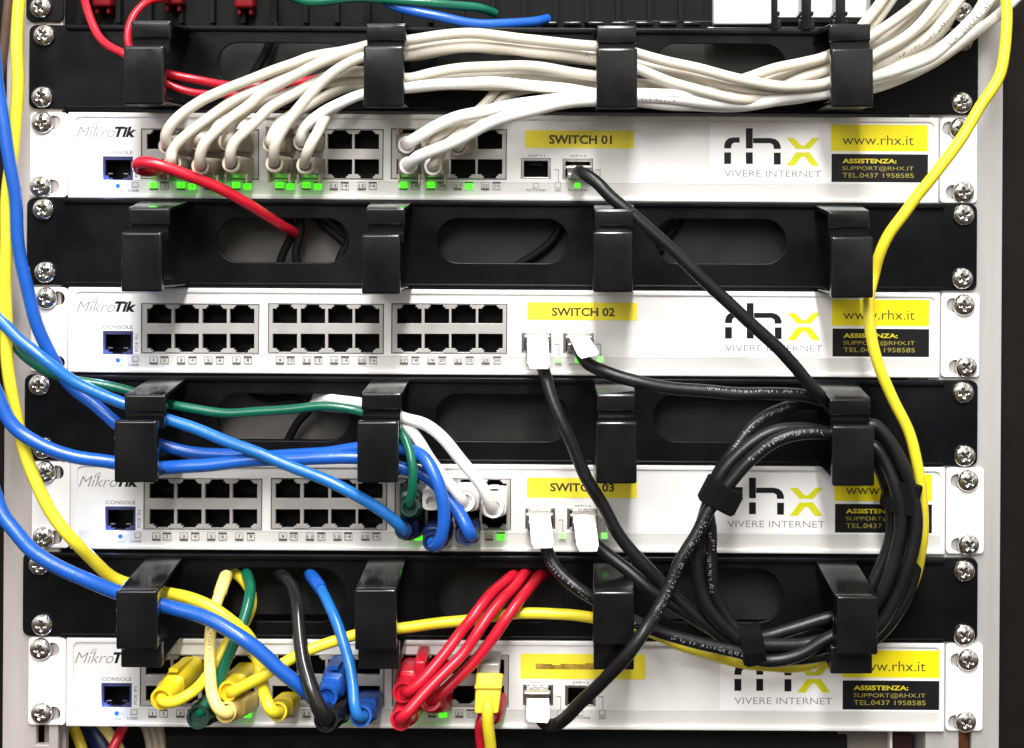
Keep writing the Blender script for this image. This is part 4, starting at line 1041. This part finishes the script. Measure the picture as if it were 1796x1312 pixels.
# black uplink cables with their plugs, coiled beside the right-hand ring
def uplink_plug(parent, x0, y0, x1, y1, tab=None, tabd=(16, 33)):
    mb = MB(); mb.wbox(x0, y0, x1, y1, -2, 9, 0.0006)
    mb.wbox(x0 - 3, y0 + 1, x1 + 3, y0 + 7, 8, 12, 0.0005)
    mb.wbox(x0 + 1, y0 + 14, x0 + 8, y0 + 24, 8.5, 10.5, 0.0004)
    pl = mb.build('uplink_plug', 'steel', parent)
    if tab:
        a, b, c, e = tab
        f0, f1 = tabd
        mb = MB()
        top = [W(*a, f0), W(*b, f0)]; n = 6; front = []
        for i in range(n + 1):
            q = i / n
            dd = f0 + (f1 - f0) * math.sin(q * math.pi / 2)
            lx = a[0] + (e[0] - a[0]) * q; ly = a[1] + (e[1] - a[1]) * q
            rx = b[0] + (c[0] - b[0]) * q; ry = b[1] + (c[1] - b[1]) * q
            if i == n: lx += 4; rx -= 4
            front.append((W(lx, ly, dd), W(rx, ry, dd)))
        th = Vector((0, 0.0009, 0))
        vs = []; fs = []
        for l, r_ in front: vs += [l, r_, r_ + th, l + th]
        for i in range(n):
            k = i * 4
            for q in range(4): fs.append((k + q, k + (q + 1) % 4, k + 4 + (q + 1) % 4, k + 4 + q))
        fs += [(0, 1, 2, 3), (n * 4 + 3, n * 4 + 2, n * 4 + 1, n * 4)]
        mb.add(vs, fs); mb.build('pull_tab', 'bright_tab', pl)
    return pl
UG = 'black uplink cables joining the switches'
arcA = [(1533, 748, 14), (1573, 793, 15), (1599, 845, 16), (1609, 907, 17), (1611, 960, 18), (1603, 1010, 19), (1578, 1068, 20), (1545, 1112, 21)]
arcB = [(1534, 762, 24), (1566, 800, 26), (1588, 850, 28), (1596, 907, 29), (1594, 960, 29), (1582, 1010, 28), (1560, 1058, 27), (1530, 1096, 26)]
arcC = [(1532, 782, 32), (1556, 820, 34), (1574, 865, 36), (1580, 915, 36), (1572, 970, 36), (1556, 1018, 35), (1530, 1064, 33)]
arcD = [(1530, 800, 20), (1550, 840, 22), (1562, 890, 23), (1562, 940, 24), (1550, 985, 24), (1532, 1025, 24), (1512, 1052, 23)]
arcE = [(1532, 745, 34), (1580, 812, 36), (1602, 875, 36), (1606, 935, 36), (1592, 1000, 35), (1560, 1070, 33), (1532, 1106, 32)]
# SWITCH 01 -> coil -> SWITCH 02
pts = [(1015, 303, 12), (1015, 301, 20), (1024, 304, 29), (1048, 320, 33), (1072, 345, 35), (1113, 381, 37), (1167, 429, 38), (1220, 477, 38), (1273, 526, 37), (1327, 575, 36), (1350, 598, 35), (1399, 650, 33), (1434, 690, 30), (1458, 712, 24), (1490, 725, 18)] + arcA + \
      [(1500, 1138, 22), (1453, 1149, 23), (1400, 1154, 24), (1343, 1150, 25), (1316, 1143, 26), (1270, 1118, 27), (1225, 1085, 28), (1185, 1048, 29), (1156, 1020, 29), (1127, 988, 29), (1087, 936, 29), (1057, 886, 29), (1028, 838, 29), (1007, 790, 28), (985, 741, 27), (969, 698, 24), (958, 660, 20), (950, 636, 15), (943, 612, 10)]
o, p = cable('uplink_cable', 'black uplink cable stretched diagonally from SWITCH 01 into the coil and back to SWITCH 02', 'cable', pts, 3.2, 'jacket_black', UG)
uplink_plug(o, 995, 290, 1036, 313)
uplink_plug(o, 922, 588, 962, 617, [(925, 591), (961, 591), (965, 647), (926, 647)])
# SWITCH 02 second -> coil -> SWITCH 03 first
pts = [(1014, 606, 10), (1021, 622, 17), (1034, 638, 23), (1058, 650, 28), (1092, 664, 30), (1130, 674, 31), (1193, 683, 31), (1273, 688, 30), (1350, 691, 28), (1410, 694, 24), (1450, 706, 24), (1495, 735, 24)] + arcB + \
      [(1490, 1114, 26), (1453, 1120, 27), (1400, 1130, 28), (1343, 1132, 29), (1310, 1127, 30), (1273, 1104, 32), (1243, 1070, 33), (1229, 1028, 33), (1223, 985, 33), (1226, 940, 33), (1236, 900, 33), (1252, 858, 33), (1270, 823, 33), (1295, 796, 32), (1334, 769, 30), (1372, 753, 28), (1410, 750, 26), (1450, 758, 26), (1500, 775, 28)] + arcC + \
      [(1495, 1100, 31), (1453, 1120, 31), (1400, 1150, 31), (1340, 1158, 31), (1300, 1145, 32), (1247, 1131, 32), (1167, 1112, 32), (1113, 1090, 33), (1060, 1061, 33), (1012, 1031, 33), (980, 1004, 28), (963, 976, 22), (955, 950, 17), (949, 930, 10)]
o, p = cable('uplink_cable', 'black uplink cable from SWITCH 02 through two coil turns to SWITCH 03', 'cable', pts, 3.2, 'jacket_black', UG)
marks_between(o, p, 3.2, (966, 982, 24), (1120, 1093, 33), 'print_grey', h=2.6, seed=5)
marks_between(o, p, 3.2, (1165, 1112, 32), (1300, 1145, 32), 'print_grey', h=2.0, seed=6)
marks_between(o, p, 3.2, (1240, 686, 30), (1412, 694, 24), 'print_grey', h=1.4, up=2.0, seed=7)
uplink_plug(o, 995, 589, 1036, 617, [(999, 593), (1034, 592), (1053, 622), (1016, 629)], (16, 34))
uplink_plug(o, 925, 901, 967, 931, [(928, 904), (965, 904), (972, 961), (933, 962)])
# SWITCH 03 second -> coil -> lowest switch
pts = [(1027, 930, 10), (1038, 948, 16), (1062, 970, 21), (1100, 1002, 26), (1140, 1034, 29), (1193, 1068, 28), (1247, 1101, 26), (1296, 1121, 24), (1340, 1118, 22), (1372, 1108, 21), (1415, 1096, 20), (1458, 1082, 19), (1490, 1068, 20)] + arcD[::-1] + \
      [(1500, 770, 16), (1454, 712, 12), (1423, 708, 14), (1398, 709, 16), (1346, 729, 21), (1308, 760, 26), (1282, 797, 29), (1256, 842, 30), (1241, 885, 29), (1247, 930, 29), (1246, 985, 28), (1250, 1036, 27), (1268, 1075, 26), (1300, 1112, 25), (1343, 1138, 22), (1400, 1140, 22), (1453, 1132, 22), (1495, 1118, 28)] + arcE[::-1] + \
      [(1500, 764, 34), (1454, 760, 34), (1423, 757, 35), (1385, 763, 36), (1346, 781, 37), (1308, 812, 38), (1285, 842, 38), (1263, 872, 38), (1243, 897, 39), (1222, 938, 41), (1194, 984, 43), (1180, 1014, 44), (1153, 1066, 47), (1127, 1111, 57), (1100, 1151, 58), (1060, 1194, 50), (1020, 1231, 42), (988, 1261, 34), (968, 1271, 27), (952, 1264, 20), (943, 1245, 10)]
o, p = cable('uplink_cable', 'black uplink cable from SWITCH 03 through the coil down to the lowest switch', 'cable', pts, 3.2, 'jacket_black', UG)
marks_between(o, p, 3.2, (1310, 810, 38), (1440, 758, 35), 'print_grey', h=2.2, up=1.0, seed=8)
marks_between(o, p, 3.2, (1240, 902, 39), (1140, 1090, 52), 'print_grey', h=2.8, seed=9)
marks_between(o, p, 3.2, (1282, 797, 29), (1380, 715, 18), 'print_grey', h=2.0, up=1.0, seed=10)
marks_between(o, p, 3.2, (1247, 930, 29), (1250, 1036, 27), 'print_grey', h=1.8, up=-1.0, seed=11)
uplink_plug(o, 1003, 902, 1046, 932, [(1005, 905), (1044, 905), (1051, 967), (1013, 967)])
uplink_plug(o, 922, 1214, 962, 1243, [(924, 1226), (963, 1226), (964, 1268), (923, 1266)])

def strap(label, c, ang, ln, wd, dep, flap=True):
    """hook-and-loop band wrapped round the coil: ln = across the bundle, wd = band width"""
    ctr = W(*c); f = (D - c[2]) / D
    a = math.radians(ang)
    ax = Vector((math.cos(a), 0, -math.sin(a))); up = Vector((math.sin(a), 0, math.cos(a)))
    hl, hw, hd = ln / 2 * S * f, wd / 2 * S * f, dep / 2000
    mb = MB(); n = 28; rings = []
    for z in (-1, -0.94, 0.94, 1):
        ring = []
        for k in range(n):
            t_ = 2 * math.pi * k / n
            e = 4.5
            x = math.copysign(abs(math.cos(t_)) ** (2 / e), math.cos(t_)); y = math.copysign(abs(math.sin(t_)) ** (2 / e), math.sin(t_))
            q = 0.96 if abs(z) == 1 else 1
            ring.append(ctr + ax * (x * hl * q) + Vector((0, y * hd * q, 0)) + up * (z * hw))
        rings.append(ring)
    vs = [p_ for r_ in rings for p_ in r_]; fs = []
    for i in range(3):
        for k in range(n): fs.append((i * n + k, i * n + (k + 1) % n, (i + 1) * n + (k + 1) % n, (i + 1) * n + k))
    fs += [tuple(range(n))[::-1], tuple(3 * n + k for k in range(n))]
    mb.add(vs, fs)
    # loose end lying on top
    e0 = ctr + ax * (hl * 0.2) + Vector((0, -hd - 0.0004, 0)); e1 = ctr + ax * (hl * 1.02) + Vector((0, -hd * 0.7, 0))
    th = Vector((0, -0.0009, 0)); hw2 = up * (hw * 0.8)
    if flap: mb.hexa([e0 - hw2, e1 - hw2, e1 + hw2, e0 + hw2, e0 - hw2 + th, e1 - hw2 + th, e1 + hw2 + th, e0 + hw2 + th])
    return set_props(mb.build('cable_strap', 'strap_black'), label, 'cable strap', 'black straps round the cable coil')
strap('black hook-and-loop strap gathering the coil in front of the white sticker', (1263, 868, 35), 27, 66, 44, 16)
strap('black hook-and-loop strap at the bottom of the coil by the lowest slot', (1318, 1129, 27), 80, 62, 40, 16)
strap('black hook-and-loop strap on the outer bend of the coil over the black sticker', (1580, 868, 27), 12, 56, 54, 24, False)

# loose cables seen under the lowest switch
for lab, pts, r, m in (
    ('dim ochre cable hanging below the lowest switch beside the rail', [(118, 1262, -30), (135, 1290, -26), (160, 1360, -20)], 2.8, 'boot_yellow'),
    ('dark violet blue cable below the lowest switch', [(150, 1258, -40), (180, 1300, -34), (200, 1370, -30)], 6.5, 'boot_navy'),
    ('pale yellow cable slanting below the lowest switch', [(165, 1255, -30), (190, 1285, -22), (212, 1320, -18), (230, 1380, -18)], 2.7, 'jacket_cream'),
    ('red cable slanting the other way below the lowest switch', [(225, 1258, -24), (208, 1294, -14), (190, 1330, -10), (170, 1390, -10)], 2.6, 'jacket_red')):
    cable('patch_cable', lab, 'patch cable', pts, r, m, 'loose cables under the lowest switch')
for i, lab in enumerate(('grey cable nearest the red one below the lowest switch', 'grey cable in the middle of a limp trio below the lowest switch', 'grey cable nearest the black tray below the lowest switch')):
    cable('patch_cable', lab, 'patch cable', [(248 + 14 * i, 1262, -34), (262 + 12 * i, 1300, -30), (268 + 11 * i, 1380, -28)], 2.2, 'boot_beige', 'limp grey cables under the lowest switch')
